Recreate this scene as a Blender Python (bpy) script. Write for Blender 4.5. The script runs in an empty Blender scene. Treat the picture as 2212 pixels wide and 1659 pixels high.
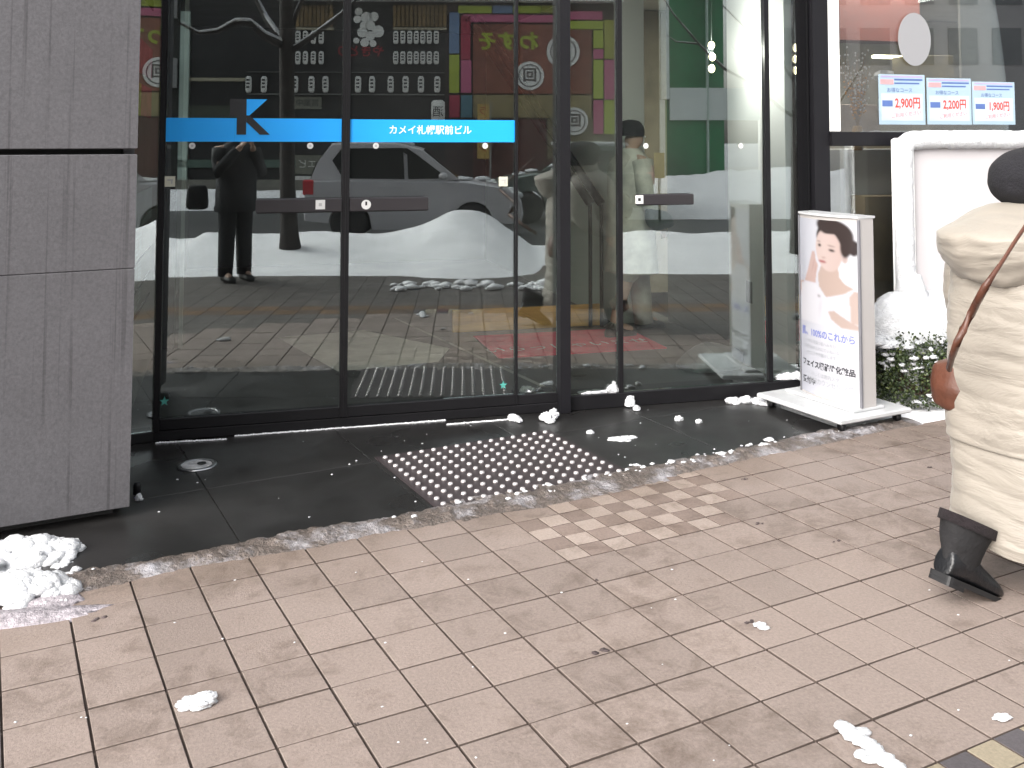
import bpy, bmesh, math, random
from mathutils import Vector, Matrix, noise
random.seed(7)
SC = bpy.context.scene
COL = SC.collection
# ------------------------------------------------------------------ camera
# x runs along the glass front, y from the camera towards it, z up; metres, camera over the origin
FPX, CX, CY, HC = 2153.57, 1111.15, 175.54, 1.5
YAW, PIT, ROLL = .2690046, .0562736, .0016668
PHI = .219598                                # the street and its paving lie at this angle to the glass front
TP, TP0, TQ0 = .199007, .0822355, .1274566   # paving pitch and offsets
DF, DG = 5.285, 5.300                        # face of the frame, plane of the glass
def ray(px, py):
    r = (px-CX)/FPX; u = -(py-CY)/FPX
    r, u = r*math.cos(ROLL)-u*math.sin(ROLL), r*math.sin(ROLL)+u*math.cos(ROLL)
    fw = math.cos(PIT)-u*math.sin(PIT); up = math.sin(PIT)+u*math.cos(PIT)
    return Vector((r*math.cos(YAW)+fw*math.sin(YAW), fw*math.cos(YAW)-r*math.sin(YAW), up))
cam_d = bpy.data.cameras.new('camera'); cam = bpy.data.objects.new('camera', cam_d); COL.objects.link(cam)
f0 = ray(CX, CY); rx = ray(CX+FPX, CY)-f0; ux = ray(CX, CY-FPX)-f0
M = Matrix.Identity(4)
for i in range(3):
    M[i][0] = rx[i]; M[i][1] = ux[i]; M[i][2] = -f0[i]
M[2][3] = HC
cam.matrix_world = M
cam_d.sensor_width = 36; cam_d.lens = 36*FPX/2212
cam_d.shift_x = -(CX-1106)/2212; cam_d.shift_y = -(829.5-CY)/2212
cam_d.clip_start = .05; cam_d.clip_end = 600
SC.camera = cam
# ------------------------------------------------------------------ light
W = bpy.data.worlds.new('World'); SC.world = W; W.use_nodes = True
wn = W.node_tree; wn.nodes.clear()
sky = wn.nodes.new('ShaderNodeTexSky'); sky.sky_type = 'NISHITA'; sky.sun_disc = False
SUN_EL, SUN_AZ = math.radians(34), math.radians(230)
sky.sun_elevation = SUN_EL; sky.sun_rotation = SUN_AZ; sky.dust_density = 4; sky.air_density = 1.5
hs = wn.nodes.new('ShaderNodeHueSaturation'); hs.inputs['Saturation'].default_value = .22
bg = wn.nodes.new('ShaderNodeBackground'); bg.inputs['Strength'].default_value = .15
wo = wn.nodes.new('ShaderNodeOutputWorld')
wn.links.new(sky.outputs[0], hs.inputs['Color']); wn.links.new(hs.outputs[0], bg.inputs[0]); wn.links.new(bg.outputs[0], wo.inputs[0])
sd = bpy.data.lights.new('sun', 'SUN'); sd.energy = 1.5; sd.angle = math.radians(60); sd.color = (1, .96, .92)
sun = bpy.data.objects.new('sun', sd); COL.objects.link(sun)
sdir = Vector((math.sin(SUN_AZ)*math.cos(SUN_EL), math.cos(SUN_AZ)*math.cos(SUN_EL), math.sin(SUN_EL)))
sun.rotation_euler = sdir.to_track_quat('Z', 'Y').to_euler(); sun.location = (0, 0, 30)
SC.view_settings.view_transform = 'Standard'; SC.view_settings.look = 'None'
SC.view_settings.gamma = 1; SC.view_settings.use_curve_mapping = False
SC.view_settings.exposure = 1.43
SC.render.engine = 'CYCLES'
SC.cycles.use_denoising = True
SC.cycles.max_bounces = 8; SC.cycles.transparent_max_bounces = 12; SC.cycles.glossy_bounces = 5
SC.cycles.caustics_reflective = False; SC.cycles.caustics_refractive = False

# ------------------------------------------------------------------ frames of reference
CP, SP = math.cos(PHI), math.sin(PHI)
def pq(x, y): return (x*CP+y*SP, -x*SP+y*CP)
def XY(p, q, z=0.): return Vector((p*CP-q*SP, p*SP+q*CP, z))
def gnd(px, py, z=0.):
    d = ray(px, py); t = (z-HC)/d.z; return Vector((d.x*t, d.y*t, z))
def onY(px, py, Y=DF):
    d = ray(px, py); t = Y/d.y; return Vector((d.x*t, Y, HC+d.z*t))
def onQ(px, py, Q):
    d = ray(px, py); t = Q/(-d.x*SP+d.y*CP); return Vector((d.x*t, d.y*t, HC+d.z*t))
def refl(px, py, Q):                          # (p, q, z) of a point across the street, sighted in the glass
    d = ray(px, py); oy = 2*DG; q0 = oy*CP
    t = (Q-q0)/(-d.x*SP-d.y*CP); x, y = d.x*t, oy-d.y*t
    p, q = pq(x, y); return (p, q, HC+d.z*t)

# ------------------------------------------------------------------ materials
MATS = {}
def nd(nt, t, **k):
    n = nt.nodes.new(t)
    for a, v in k.items():
        if hasattr(n, a): setattr(n, a, v)
        else: n.inputs[a].default_value = v
    return n
def mat(name, col, rough=.6, var=.12, vscale=4., grain=0., gscale=60., bump=0., bscale=30., metal=0., spec=.5,
        space='Position', rnd=0., island=False, emit=None, stretch=(1, 1, 1), rvar=0., coat=0., sub=0.):
    if name in MATS: return MATS[name]
    m = bpy.data.materials.new(name); m.use_nodes = True; nt = m.node_tree; L = nt.links.new
    b = nt.nodes['Principled BSDF']
    b.inputs['Roughness'].default_value = rough; b.inputs['Metallic'].default_value = metal
    b.inputs['Specular IOR Level'].default_value = spec; b.inputs['Coat Weight'].default_value = coat
    if sub: b.inputs['Subsurface Weight'].default_value = sub; b.inputs['Subsurface Radius'].default_value = (.02, .02, .025)
    if space == 'Position': src = nd(nt, 'ShaderNodeNewGeometry').outputs['Position']
    else: src = nd(nt, 'ShaderNodeTexCoord').outputs['Object']
    mp = nd(nt, 'ShaderNodeMapping'); mp.inputs['Scale'].default_value = stretch; L(src, mp.inputs[0]); vec = mp.outputs[0]
    cur = None
    c4 = (*col, 1)
    n1 = nd(nt, 'ShaderNodeTexNoise', Scale=vscale, Detail=5., Roughness=.6); L(vec, n1.inputs['Vector'])
    mr = nd(nt, 'ShaderNodeMapRange'); mr.inputs[1].default_value = .3; mr.inputs[2].default_value = .7
    mr.inputs[3].default_value = 1-var; mr.inputs[4].default_value = 1+var; L(n1.outputs[0], mr.inputs[0]); fac = mr.outputs[0]
    if grain:
        n2 = nd(nt, 'ShaderNodeTexNoise', Scale=gscale, Detail=3., Roughness=.7); L(vec, n2.inputs['Vector'])
        m2 = nd(nt, 'ShaderNodeMapRange'); m2.inputs[1].default_value = .3; m2.inputs[2].default_value = .7
        m2.inputs[3].default_value = 1-grain; m2.inputs[4].default_value = 1+grain; L(n2.outputs[0], m2.inputs[0])
        mm = nd(nt, 'ShaderNodeMath', operation='MULTIPLY'); L(fac, mm.inputs[0]); L(m2.outputs[0], mm.inputs[1]); fac = mm.outputs[0]
    if rnd:
        ro = nd(nt, 'ShaderNodeNewGeometry').outputs['Random Per Island'] if island else nd(nt, 'ShaderNodeObjectInfo').outputs['Random']
        m3 = nd(nt, 'ShaderNodeMapRange'); m3.inputs[3].default_value = 1-rnd; m3.inputs[4].default_value = 1+rnd; L(ro, m3.inputs[0])
        mm = nd(nt, 'ShaderNodeMath', operation='MULTIPLY'); L(fac, mm.inputs[0]); L(m3.outputs[0], mm.inputs[1]); fac = mm.outputs[0]
    vm = nd(nt, 'ShaderNodeVectorMath', operation='SCALE'); vm.inputs[0].default_value = col
    L(fac, vm.inputs['Scale']); L(vm.outputs[0], b.inputs['Base Color'])
    if rvar:
        n3 = nd(nt, 'ShaderNodeTexNoise', Scale=vscale*.7, Detail=3.); L(vec, n3.inputs['Vector'])
        m4 = nd(nt, 'ShaderNodeMapRange'); m4.inputs[1].default_value = .35; m4.inputs[2].default_value = .65
        m4.inputs[3].default_value = max(0, rough-rvar); m4.inputs[4].default_value = min(1, rough+rvar)
        L(n3.outputs[0], m4.inputs[0]); L(m4.outputs[0], b.inputs['Roughness'])
    if bump:
        n4 = nd(nt, 'ShaderNodeTexNoise', Scale=bscale, Detail=5., Roughness=.65); L(vec, n4.inputs['Vector'])
        bp = nd(nt, 'ShaderNodeBump', Strength=bump, Distance=.02); L(n4.outputs[0], bp.inputs['Height']); L(bp.outputs[0], b.inputs['Normal'])
    if emit:
        b.inputs['Emission Color'].default_value = (*emit[:3], 1); b.inputs['Emission Strength'].default_value = emit[3]
    MATS[name] = m; return m

def glass_mat(name, refl_f, tint, rough=0.):
    m = bpy.data.materials.new(name); m.use_nodes = True; nt = m.node_tree; nt.nodes.clear(); L = nt.links.new
    o = nd(nt, 'ShaderNodeOutputMaterial'); mx = nd(nt, 'ShaderNodeMixShader'); tr = nd(nt, 'ShaderNodeBsdfTransparent'); gl = nd(nt, 'ShaderNodeBsdfGlossy')
    tr.inputs[0].default_value = (*tint, 1); gl.inputs['Color'].default_value = (.93, .98, 1, 1); gl.inputs['Roughness'].default_value = rough
    fr = nd(nt, 'ShaderNodeFresnel', IOR=1.5); ad = nd(nt, 'ShaderNodeMath', operation='ADD'); ad.inputs[1].default_value = refl_f; ad.use_clamp = True
    L(fr.outputs[0], ad.inputs[0]); L(ad.outputs[0], mx.inputs[0]); L(tr.outputs[0], mx.inputs[1]); L(gl.outputs[0], mx.inputs[2])
    df = nd(nt, 'ShaderNodeBsdfDiffuse'); df.inputs[0].default_value = (.7, .7, .7, 1); m2 = nd(nt, 'ShaderNodeMixShader')      # pale haze mixed into the pane's colour to lift dark reflections
    ge = nd(nt, 'ShaderNodeNewGeometry'); nz_ = nd(nt, 'ShaderNodeTexNoise', Scale=2.5, Detail=5.); L(ge.outputs['Position'], nz_.inputs['Vector']); mr = nd(nt, 'ShaderNodeMapRange'); mr.inputs[1].default_value = .3; mr.inputs[2].default_value = .75; mr.inputs[3].default_value = .003; mr.inputs[4].default_value = .011
    L(nz_.outputs[0], mr.inputs[0]); L(mr.outputs[0], m2.inputs[0]); L(mx.outputs[0], m2.inputs[1]); L(df.outputs[0], m2.inputs[2]); L(m2.outputs[0], o.inputs[0])
    MATS[name] = m; return m

glass = glass_mat('coated_glass', .105, (.95, 1., .97))
shop_glass = glass_mat('shop_glass', .12, (.93, .95, .94))
black_metal = mat('black_metal', (0.007692, 0.007308, 0.008462), .42, .15, 3, spec=.3)
dark_metal = mat('dark_metal', (0.007692, 0.007308, 0.009231), .45, .1, 3, spec=.3)
black_gloss = mat('black_gloss', (.008, .008, .009), .04, 0)
snow = mat('snow', (.67, .68, .70), .8, .06, 14, grain=.06, gscale=120, bump=.8, bscale=70, sub=.1)
dirty_snow = mat('dirty_snow', (.84, .84, .86), .75, .07, 3, bump=.5, bscale=14)
white_paint = mat('white_paint', (.90, .90, .89), .5, .03, 2)
off_white = mat('off_white_wall', (.80, .80, .75), .6, .03, 1.5)
cream = mat('cream_panel', (.70, .68, .63), .5, .03, 2)
print_blue = mat('blue_film', (.008, .37, .95), .5, .01, 2)
print_white = mat('white_print', (.85, .85, .85), .5, 0)
print_black = mat('black_print', (.012, .012, .014), .5, 0)
chrome = mat('brushed_steel', (.55, .55, .56), .28, .1, 20, metal=1.)
skin_m = mat('skin', (.55, .36, .27), .5, .05, 10)
black_cloth = mat('black_cloth', (.012, .012, .014), .85, .2, 8, bump=.3, bscale=60)
brown_leather = mat('brown_leather', (.085, .030, .017), .42, .25, 12, bump=.2)
coat_m = None

# ------------------------------------------------------------------ mesh builder
class MB:
    def __init__(s): s.v = []; s.f = []; s.mi = []
    def add(s, vs, fs, mi=0):
        o = len(s.v); s.v += [tuple(v) for v in vs]; s.f += [tuple(i+o for i in f) for f in fs]; s.mi += [mi]*len(fs); return s
    def box(s, x0, x1, y0, y1, z0, z1, mi=0, T=None):
        v = [(x, y, z) for z in (z0, z1) for x, y in ((x0, y0), (x1, y0), (x1, y1), (x0, y1))]
        if T: v = [T(*p) for p in v]
        return s.add(v, [(3, 2, 1, 0), (4, 5, 6, 7), (0, 1, 5, 4), (1, 2, 6, 5), (2, 3, 7, 6), (3, 0, 4, 7)], mi)
    def cbox(s, x0, x1, y0, y1, z0, z1, c, mi=0, T=None):     # box with every long edge chamfered
        v = []
        for z, i in ((z0, c), (z0+c, 0), (z1-c, 0), (z1, c)):
            a, b, e, g = x0+i, x1-i, y0+i, y1-i
            if i: v += [(a, e, z), (b, e, z), (b, g, z), (a, g, z)]*1
            else: v += [(x0, y0, z), (x1, y0, z), (x1, y1, z), (x0, y1, z)]
        if T: v = [T(*p) for p in v]
        f = [(3, 2, 1, 0), (12, 13, 14, 15)]
        for k in range(3):
            for i in range(4): f.append((k*4+i, k*4+(i+1) % 4, k*4+4+(i+1) % 4, k*4+4+i))
        return s.add(v, f, mi)
    def prism(s, poly, T0, T1, mi=0):                           # poly: 2D points, T0/T1 map (a,b)->3D for the two ends
        n = len(poly)
        v = [T0(*p) for p in poly]+[T1(*p) for p in poly]
        f = [tuple(range(n))[::-1], tuple(range(n, 2*n))]+[(i, (i+1) % n, n+(i+1) % n, n+i) for i in range(n)]
        return s.add(v, f, mi)
    def tube(s, pts, rad, n=8, mi=0, cap=True, flat=1.):
        pts = [Vector(p) for p in pts]; m = len(pts)
        if not hasattr(rad, '__len__'): rad = [rad]*m
        v = []; f = []
        for i, p in enumerate(pts):
            d = (pts[min(i+1, m-1)]-pts[max(i-1, 0)]).normalized()
            a = d.cross(Vector((0, 0, 1)) if abs(d.z) < .95 else Vector((1, 0, 0))).normalized(); b = d.cross(a)
            for k in range(n):
                t = 2*math.pi*k/n; v.append(p+(a*math.cos(t)+b*math.sin(t)*flat)*rad[i])
        for i in range(m-1):
            for k in range(n): f.append((i*n+k, i*n+(k+1) % n, (i+1)*n+(k+1) % n, (i+1)*n+k))
        if cap: f += [tuple(range(n))[::-1], tuple(range((m-1)*n, m*n))]
        return s.add(v, f, mi)
    def rings(s, rs, mi=0, cap=True):                            # list of equal-length closed rings
        n = len(rs[0]); v = [p for r in rs for p in r]; f = []
        for i in range(len(rs)-1):
            for k in range(n): f.append((i*n+k, i*n+(k+1) % n, (i+1)*n+(k+1) % n, (i+1)*n+k))
        if cap: f += [tuple(range(n))[::-1], tuple(range((len(rs)-1)*n, len(rs)*n))]
        return s.add(v, f, mi)
    def lathe(s, prof, c, n=24, mi=0, ax='z'):
        rs = []
        for r, h in prof:
            ring = []
            for k in range(n):
                t = 2*math.pi*k/n; a, b = r*math.cos(t), r*math.sin(t)
                ring.append({'z': (c[0]+a, c[1]+b, c[2]+h), 'y': (c[0]+a, c[1]+h, c[2]-b), 'x': (c[0]+h, c[1]+a, c[2]+b)}[ax])
            rs.append(ring)
        return s.rings(rs, mi)
    def ell(s, c, r, nu=20, nv=14, mi=0, fn=None):
        rs = []
        for j in range(nv+1):
            th = math.pi*(.02+.96*j/nv); ring = []
            for k in range(nu):
                t = 2*math.pi*k/nu; d = Vector((math.sin(th)*math.cos(t), math.sin(th)*math.sin(t), -math.cos(th)))
                p = Vector((d.x*r[0], d.y*r[1], d.z*r[2]))
                if fn: p = fn(d, p)
                ring.append(Vector(c)+p)
            rs.append(ring)
        return s.rings(rs, mi)
    def mesh(s, name):
        me = bpy.data.meshes.new(name); me.from_pydata(s.v, [], s.f); me.polygons.foreach_set('material_index', s.mi); me.update(); return me
    def build(s, name, mats, parent=None, smooth=False, fix=True, **props):
        me = s.mesh(name)
        if fix:
            bm = bmesh.new(); bm.from_mesh(me); bmesh.ops.recalc_face_normals(bm, faces=bm.faces); bm.to_mesh(me); bm.free()
        return link(name, me, mats, parent, smooth, **props)
def link(name, me, mats, parent=None, smooth=False, **props):
    for m in (mats if isinstance(mats, (list, tuple)) else [mats]):
        if m: me.materials.append(m)
    if smooth:
        me.polygons.foreach_set('use_smooth', [True]*len(me.polygons))
    o = bpy.data.objects.new(name, me); COL.objects.link(o)
    if parent: o.parent = parent
    for k, v in props.items(): o[k] = v
    return o
def autosmooth(o, deg=40):
    me = o.data; me.polygons.foreach_set('use_smooth', [True]*len(me.polygons)); me.set_sharp_from_angle(angle=math.radians(deg)); return o
def thing(name, label, cat, group=None, loc=None):
    o = bpy.data.objects.new(name, None); COL.objects.link(o); o.empty_display_size = .1
    o['label'] = label; o['category'] = cat
    if group: o['group'] = group
    if loc: o.location = loc
    return o
def tag(o, label, cat, group=None):
    o['label'] = label; o['category'] = cat
    if group: o['group'] = group
    return o
def place(o, loc, rz=0., sc=1.):
    o.location = loc; o.rotation_euler = (0, 0, rz); o.scale = (sc, sc, sc) if not hasattr(sc, '__len__') else sc; return o
def text(body, size, name, m, parent, T, align='CENTER', ext=0., wx=1., bold=0., **props):
    cu = bpy.data.curves.new('txt', 'FONT'); cu.body = body; cu.size = size; cu.align_x = align; cu.align_y = 'CENTER'; cu.extrude = ext; cu.offset = bold; cu.resolution_u = 3
    ob = bpy.data.objects.new('txt', cu); COL.objects.link(ob)
    dg = bpy.context.evaluated_depsgraph_get(); me = bpy.data.meshes.new_from_object(ob.evaluated_get(dg))
    bpy.data.objects.remove(ob); bpy.data.curves.remove(cu)
    for v in me.vertices: v.co = T(v.co.x*wx, v.co.y, v.co.z)
    me.materials.clear()
    return link(name, me, m, parent, **props)
def blob(mb, c, r, seed=0, rough=.35, sub=3, flat=True, freq=1.6, mi=0):
    bm = bmesh.new(); bmesh.ops.create_icosphere(bm, subdivisions=sub, radius=1)
    off = Vector((seed*7.31, seed*3.17, seed*1.73))
    vs = []
    for v in bm.verts:
        d = v.co.normalized(); k = 1+rough*.75*noise.fractal(d*freq+off, 1.1, 2.1, 3)
        if sub > 3: k += .055*noise.fractal(d*9+off, .6, 2., 4)
        p = Vector((d.x*r[0], d.y*r[1], d.z*r[2]))*k
        if flat and p.z < -.25*r[2]: p.z = -.25*r[2]
        vs.append(p+Vector(c))
    fs = [[v.index for v in f.verts] for f in bm.faces]; bm.free()
    mb.add(vs, fs, mi)
    return mb
def skin(name, joints, edges, mats, parent, sub=2, root=0):
    me = bpy.data.meshes.new(name); me.from_pydata([j[0] for j in joints], edges, []); ob = bpy.data.objects.new(name, me); COL.objects.link(ob)
    ob.modifiers.new('s', 'SKIN'); sv = me.skin_vertices[0].data
    for i, j in enumerate(joints):
        r = j[1]; sv[i].radius = (r, r) if not hasattr(r, '__len__') else r
        sv[i].use_root = (i == root)
    md = ob.modifiers.new('u', 'SUBSURF'); md.levels = sub; md.render_levels = sub
    dg = bpy.context.evaluated_depsgraph_get(); m2 = bpy.data.meshes.new_from_object(ob.evaluated_get(dg))
    bpy.data.objects.remove(ob); m2.materials.clear()
    return link(name, m2, mats, parent, smooth=True)

# ------------------------------------------------------------------ ground, road, paving
asphalt = mat('wet_asphalt', (.05, .05, .052), .45, .3, .8, grain=.2, bump=.3)
MB().add([(-250, -250, -.16), (250, -250, -.16), (250, 250, -.16), (-250, 250, -.16)], [(0, 1, 2, 3)]).build('ground', mat('far_ground', (.35, .35, .36), .8, .2, .2), kind='structure')
def T_pq(p, q, z): return XY(p, q, z)
MB().add([XY(-90, -12.5, -.15), XY(90, -12.5, -.15), XY(90, -2.6, -.15), XY(-90, -2.6, -.15)], [(0, 1, 2, 3)]).build('road', asphalt, kind='structure')
MB().box(-90, 90, -2.75, -2.6, -.15, -.005, T=T_pq).build('kerb', mat('kerb_stone', (.3, .3, .3), .7, .15), kind='structure')
MB().box(-90, 90, -40, -12.5, -.14, 0., T=T_pq).build('far_sidewalk', mat('far_paving', (.3, .29, .28), .7, .15), kind='structure')
QB = 3.712                                       # where paving ends and the dark entrance slabs begin
grout = mat('grout', (.095, .071, .060), .8, .2, 10)
walk = MB().add([XY(-25, -2.6, -.011), XY(30, -2.6, -.011), XY(30, QB, -.011), XY(-25, QB, -.011)], [(0, 1, 2, 3)]).build('sidewalk', grout, kind='structure')
MB().add([XY(3.9, QB, -.006), XY(30, QB, -.006), XY(30, 12, -.006), XY(3.9, 12, -.006)], [(0, 1, 2, 3)]).build('planting_strip', dirty_snow, kind='structure')

def tile_material(name, col, island, rnd=.08):
    m = mat(name, col, .62, .05, 2.5, grain=.16, gscale=95, bump=.22, bscale=120, rnd=rnd, island=island, rvar=.12, spec=.45)
    # scuffed darker stains of damp and grit
    nt = m.node_tree; L = nt.links.new; b = nt.nodes['Principled BSDF']
    src = b.inputs['Base Color'].links[0].from_socket
    ge = nd(nt, 'ShaderNodeNewGeometry'); n = nd(nt, 'ShaderNodeTexNoise', Scale=9., Detail=9., Roughness=.74); n.inputs['Distortion'].default_value = .5
    L(ge.outputs['Position'], n.inputs['Vector'])
    n2 = nd(nt, 'ShaderNodeTexNoise', Scale=1.3, Detail=2.); L(ge.outputs['Position'], n2.inputs['Vector'])
    ad = nd(nt, 'ShaderNodeMath', operation='MULTIPLY_ADD'); L(n2.outputs[0], ad.inputs[0]); ad.inputs[1].default_value = .55; L(n.outputs[0], ad.inputs[2])
    mr = nd(nt, 'ShaderNodeMapRange'); mr.inputs[1].default_value = .78; mr.inputs[2].default_value = 1.02; mr.inputs[3].default_value = 0; mr.inputs[4].default_value = .8
    L(ad.outputs[0], mr.inputs[0])
    mx = nd(nt, 'ShaderNodeMix', data_type='RGBA', blend_type='MULTIPLY'); mx.inputs[7].default_value = (.46, .42, .38, 1)
    L(mr.outputs[0], mx.inputs[0]); L(src, mx.inputs[6])
    # damp soaked out of the slush line into the first rows, with a ragged edge
    dt = nd(nt, 'ShaderNodeVectorMath', operation='DOT_PRODUCT'); dt.inputs[1].default_value = (-SP, CP, 0); L(ge.outputs['Position'], dt.inputs[0])
    n3 = nd(nt, 'ShaderNodeTexNoise', Scale=1.7, Detail=5., Roughness=.6); L(ge.outputs['Position'], n3.inputs['Vector'])
    a3 = nd(nt, 'ShaderNodeMath', operation='MULTIPLY_ADD'); L(n3.outputs[0], a3.inputs[0]); a3.inputs[1].default_value = 1.5; L(dt.outputs['Value'], a3.inputs[2])
    m3 = nd(nt, 'ShaderNodeMapRange'); m3.inputs[1].default_value = 4.05; m3.inputs[2].default_value = 4.5; m3.inputs[4].default_value = .7; L(a3.outputs[0], m3.inputs[0])
    mw = nd(nt, 'ShaderNodeMix', data_type='RGBA', blend_type='MULTIPLY'); mw.inputs[7].default_value = (.66, .62, .56, 1)
    L(m3.outputs[0], mw.inputs[0]); L(mx.outputs[2], mw.inputs[6]); L(mw.outputs[2], b.inputs['Base Color'])
    return m
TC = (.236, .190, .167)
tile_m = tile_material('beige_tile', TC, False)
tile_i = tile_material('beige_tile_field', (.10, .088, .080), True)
pale_m = tile_material('pale_tile', (.312, .256, .224), False, .06)
brown_m = tile_material('brown_tile', (.200, .154, .133), False, .08)
grey_m = tile_material('grey_tile', (0.07308, 0.06538, 0.07077), False); cream_m = tile_material('cream_tile', (0.2615, 0.2231, 0.1615), False); red_m = tile_material('red_tile', (0.1154, 0.03077, 0.03846), False)
def tile_mesh(name, s, m, gap=.0036, c=.0012, h=.02):
    a = s/2-gap; b = a-c
    v = [(x*k, y*k, z) for k, z in ((a, -h), (a, -c), (b, 0)) for x, y in ((-1, -1), (1, -1), (1, 1), (-1, 1))]
    f = [(8, 9, 10, 11)]+[(k*4+i, k*4+(i+1) % 4, k*4+4+(i+1) % 4, k*4+4+i) for k in (0, 1) for i in range(4)]
    me = bpy.data.meshes.new(name); me.from_pydata(v, [], f); me.materials.append(m); me.materials.append(grout)
    for k in range(1, 5): me.polygons[k].material_index = 1
    return me
tm = tile_mesh('tile', TP, tile_m)
th = {k: tile_mesh('small_tile', TP/2, m, .0026, .001) for k, m in (('pale', pale_m), ('brown', brown_m), ('grey', grey_m), ('cream', cream_m), ('red', red_m))}
CAMI = cam.matrix_world.inverted()
def pix(w):                                     # 0..1 picture position
    v = CAMI @ Vector(w)
    if v.z > -.1: return (-9, -9)
    x = FPX*v.x/-v.z+CX; y = CY-FPX*v.y/-v.z
    return (x/2212, y/1659)
near = []; far = []
for i in range(-60, 60):
    for j in range(-4, 18):
        p0, q0 = TP0+i*TP, TQ0+j*TP; w = XY(p0+TP/2, q0+TP/2)
        if q0+TP > QB+.02: continue
        a, b = pix(w)
        kind = 'tile'
        if (j == 15 and 9 <= i < 13) or (j == 16 and 9 <= i < 14) or (j >= 17 and 10 <= i < 14): kind = 'check'
        if j == 7 or j == 6: kind = 'band'
        if -.04 < a < 1.04 and -.1 < b < 1.06: near.append((-b, i, j, w, kind))
        else: far.append((i, j, w, kind))
near.sort(key=lambda t: t[0])
def put_tile(me, w, name='tile'):
    o = bpy.data.objects.new(name, me); COL.objects.link(o); o.parent = walk
    o.location = w+Vector((0, 0, random.uniform(-.0012, .0008))); o.rotation_euler = (random.uniform(-.003, .003), random.uniform(-.003, .003), PHI+random.uniform(-.004, .004))
    return o
count = 0
for n_, (nb, i, j, w, kind) in enumerate(near):
    if kind == 'tile' and count < 290: put_tile(tm, w); count += 1
    elif kind == 'tile': far.append((i, j, w, 'tile'))
    else:
        for a in (0, 1):
            for b in (0, 1):
                ii, jj = 2*i+a, 2*j+b
                p, q = TP0+(ii+.5)*TP/2, TQ0+(jj+.5)*TP/2
                if q > QB: continue
                if kind == 'check': k = 'pale' if (ii+jj) % 2 == 0 else 'brown'
                else: k = ('cream', 'grey')[(ii+1) % 2] if jj % 2 else ('cream', 'grey', 'cream', 'red')[(ii+3) % 4]
                put_tile(th[k], XY(p, q), 'small_tile')
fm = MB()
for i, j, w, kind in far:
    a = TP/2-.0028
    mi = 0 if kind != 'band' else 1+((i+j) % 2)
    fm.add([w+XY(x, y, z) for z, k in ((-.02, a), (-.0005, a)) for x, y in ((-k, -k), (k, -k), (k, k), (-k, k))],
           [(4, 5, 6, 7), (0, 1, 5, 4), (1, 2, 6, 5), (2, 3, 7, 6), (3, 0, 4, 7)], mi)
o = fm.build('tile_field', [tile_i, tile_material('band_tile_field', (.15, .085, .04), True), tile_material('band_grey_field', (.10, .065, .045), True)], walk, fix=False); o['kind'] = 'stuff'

# dark granite entrance slabs
granite = mat('wet_granite', (0.01615, 0.01538, 0.015), .36, .35, 2.2, grain=.35, gscale=160, bump=.04, bscale=90, rvar=.16, rnd=.14)
bed = MB().box(-2.2, 3.95, QB, 6.6, -.1, -.012, T=T_pq).build('entrance_platform', grout, kind='structure')
jp = [-2.2, -1.44, -.67, .10, .88, 1.63, 2.40, 3.17, 3.95]; jq = [QB, 4.447, 5.25, 6.05]
for i in range(8):
    for j in range(3):
        if j == 2 and i < 2: continue
        MB().cbox(jp[i]+.0016, jp[i+1]-.0016, jq[j]+.0016, jq[j+1]-.0016, -.05, .003+random.uniform(-.0005, .0005), .0015, T=T_pq).build('slab', granite, bed)
# raised metal studs of the tactile pad
tac = thing('tactile_pad', 'square of steel warning studs set in the dark slabs before the doors', 'tactile paving')
t0 = XY(1.665, 3.80)
tpl = MB().box(1.655, 2.595, 3.765, 4.50, .0032, .0062, T=T_pq).build('base_plate', mat('tactile_plate', (0.03462, 0.02615, 0.02769), .5, .2, 8), tac)
sm = MB().lathe([(.0120, 0), (.0120, .005), (.0105, .0095), (.005, .0115)], (0, 0, 0), 10).mesh('stud'); sm.materials.append(mat('stud_steel', (0.5538, 0.5231, 0.5231), .42, .05, 8, metal=.5))
sm.polygons.foreach_set('use_smooth', [True]*len(sm.polygons))
for i in range(15):
    for j in range(11):
        o = bpy.data.objects.new('stud', sm); COL.objects.link(o); o.parent = tac; o.location = XY(1.695+i*.0613, 3.80+j*.0665, .006)

# round steel floor lamp
ul = thing('floor_light', 'round steel floor fitting let into the dark slab near the stone wall', 'floor light')
c = Vector((-.160, 4.855, 0))
MB().lathe([(.088, .003), (.088, .009), (.07, .010), (.068, .006)], c, 32).build('rim', chrome, ul, True)
MB().lathe([(.067, .004), (.067, .0075), (.001, .0085)], c, 32).build('lens', mat('lamp_lens', (.5, .5, .5), .2, .5, 25, spec=.8), ul)
MB().lathe([(.02, .0085), (.02, .0105), (.001, .011)], c+Vector((.02, .012, 0)), 16).build('cap', black_metal, ul)

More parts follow.
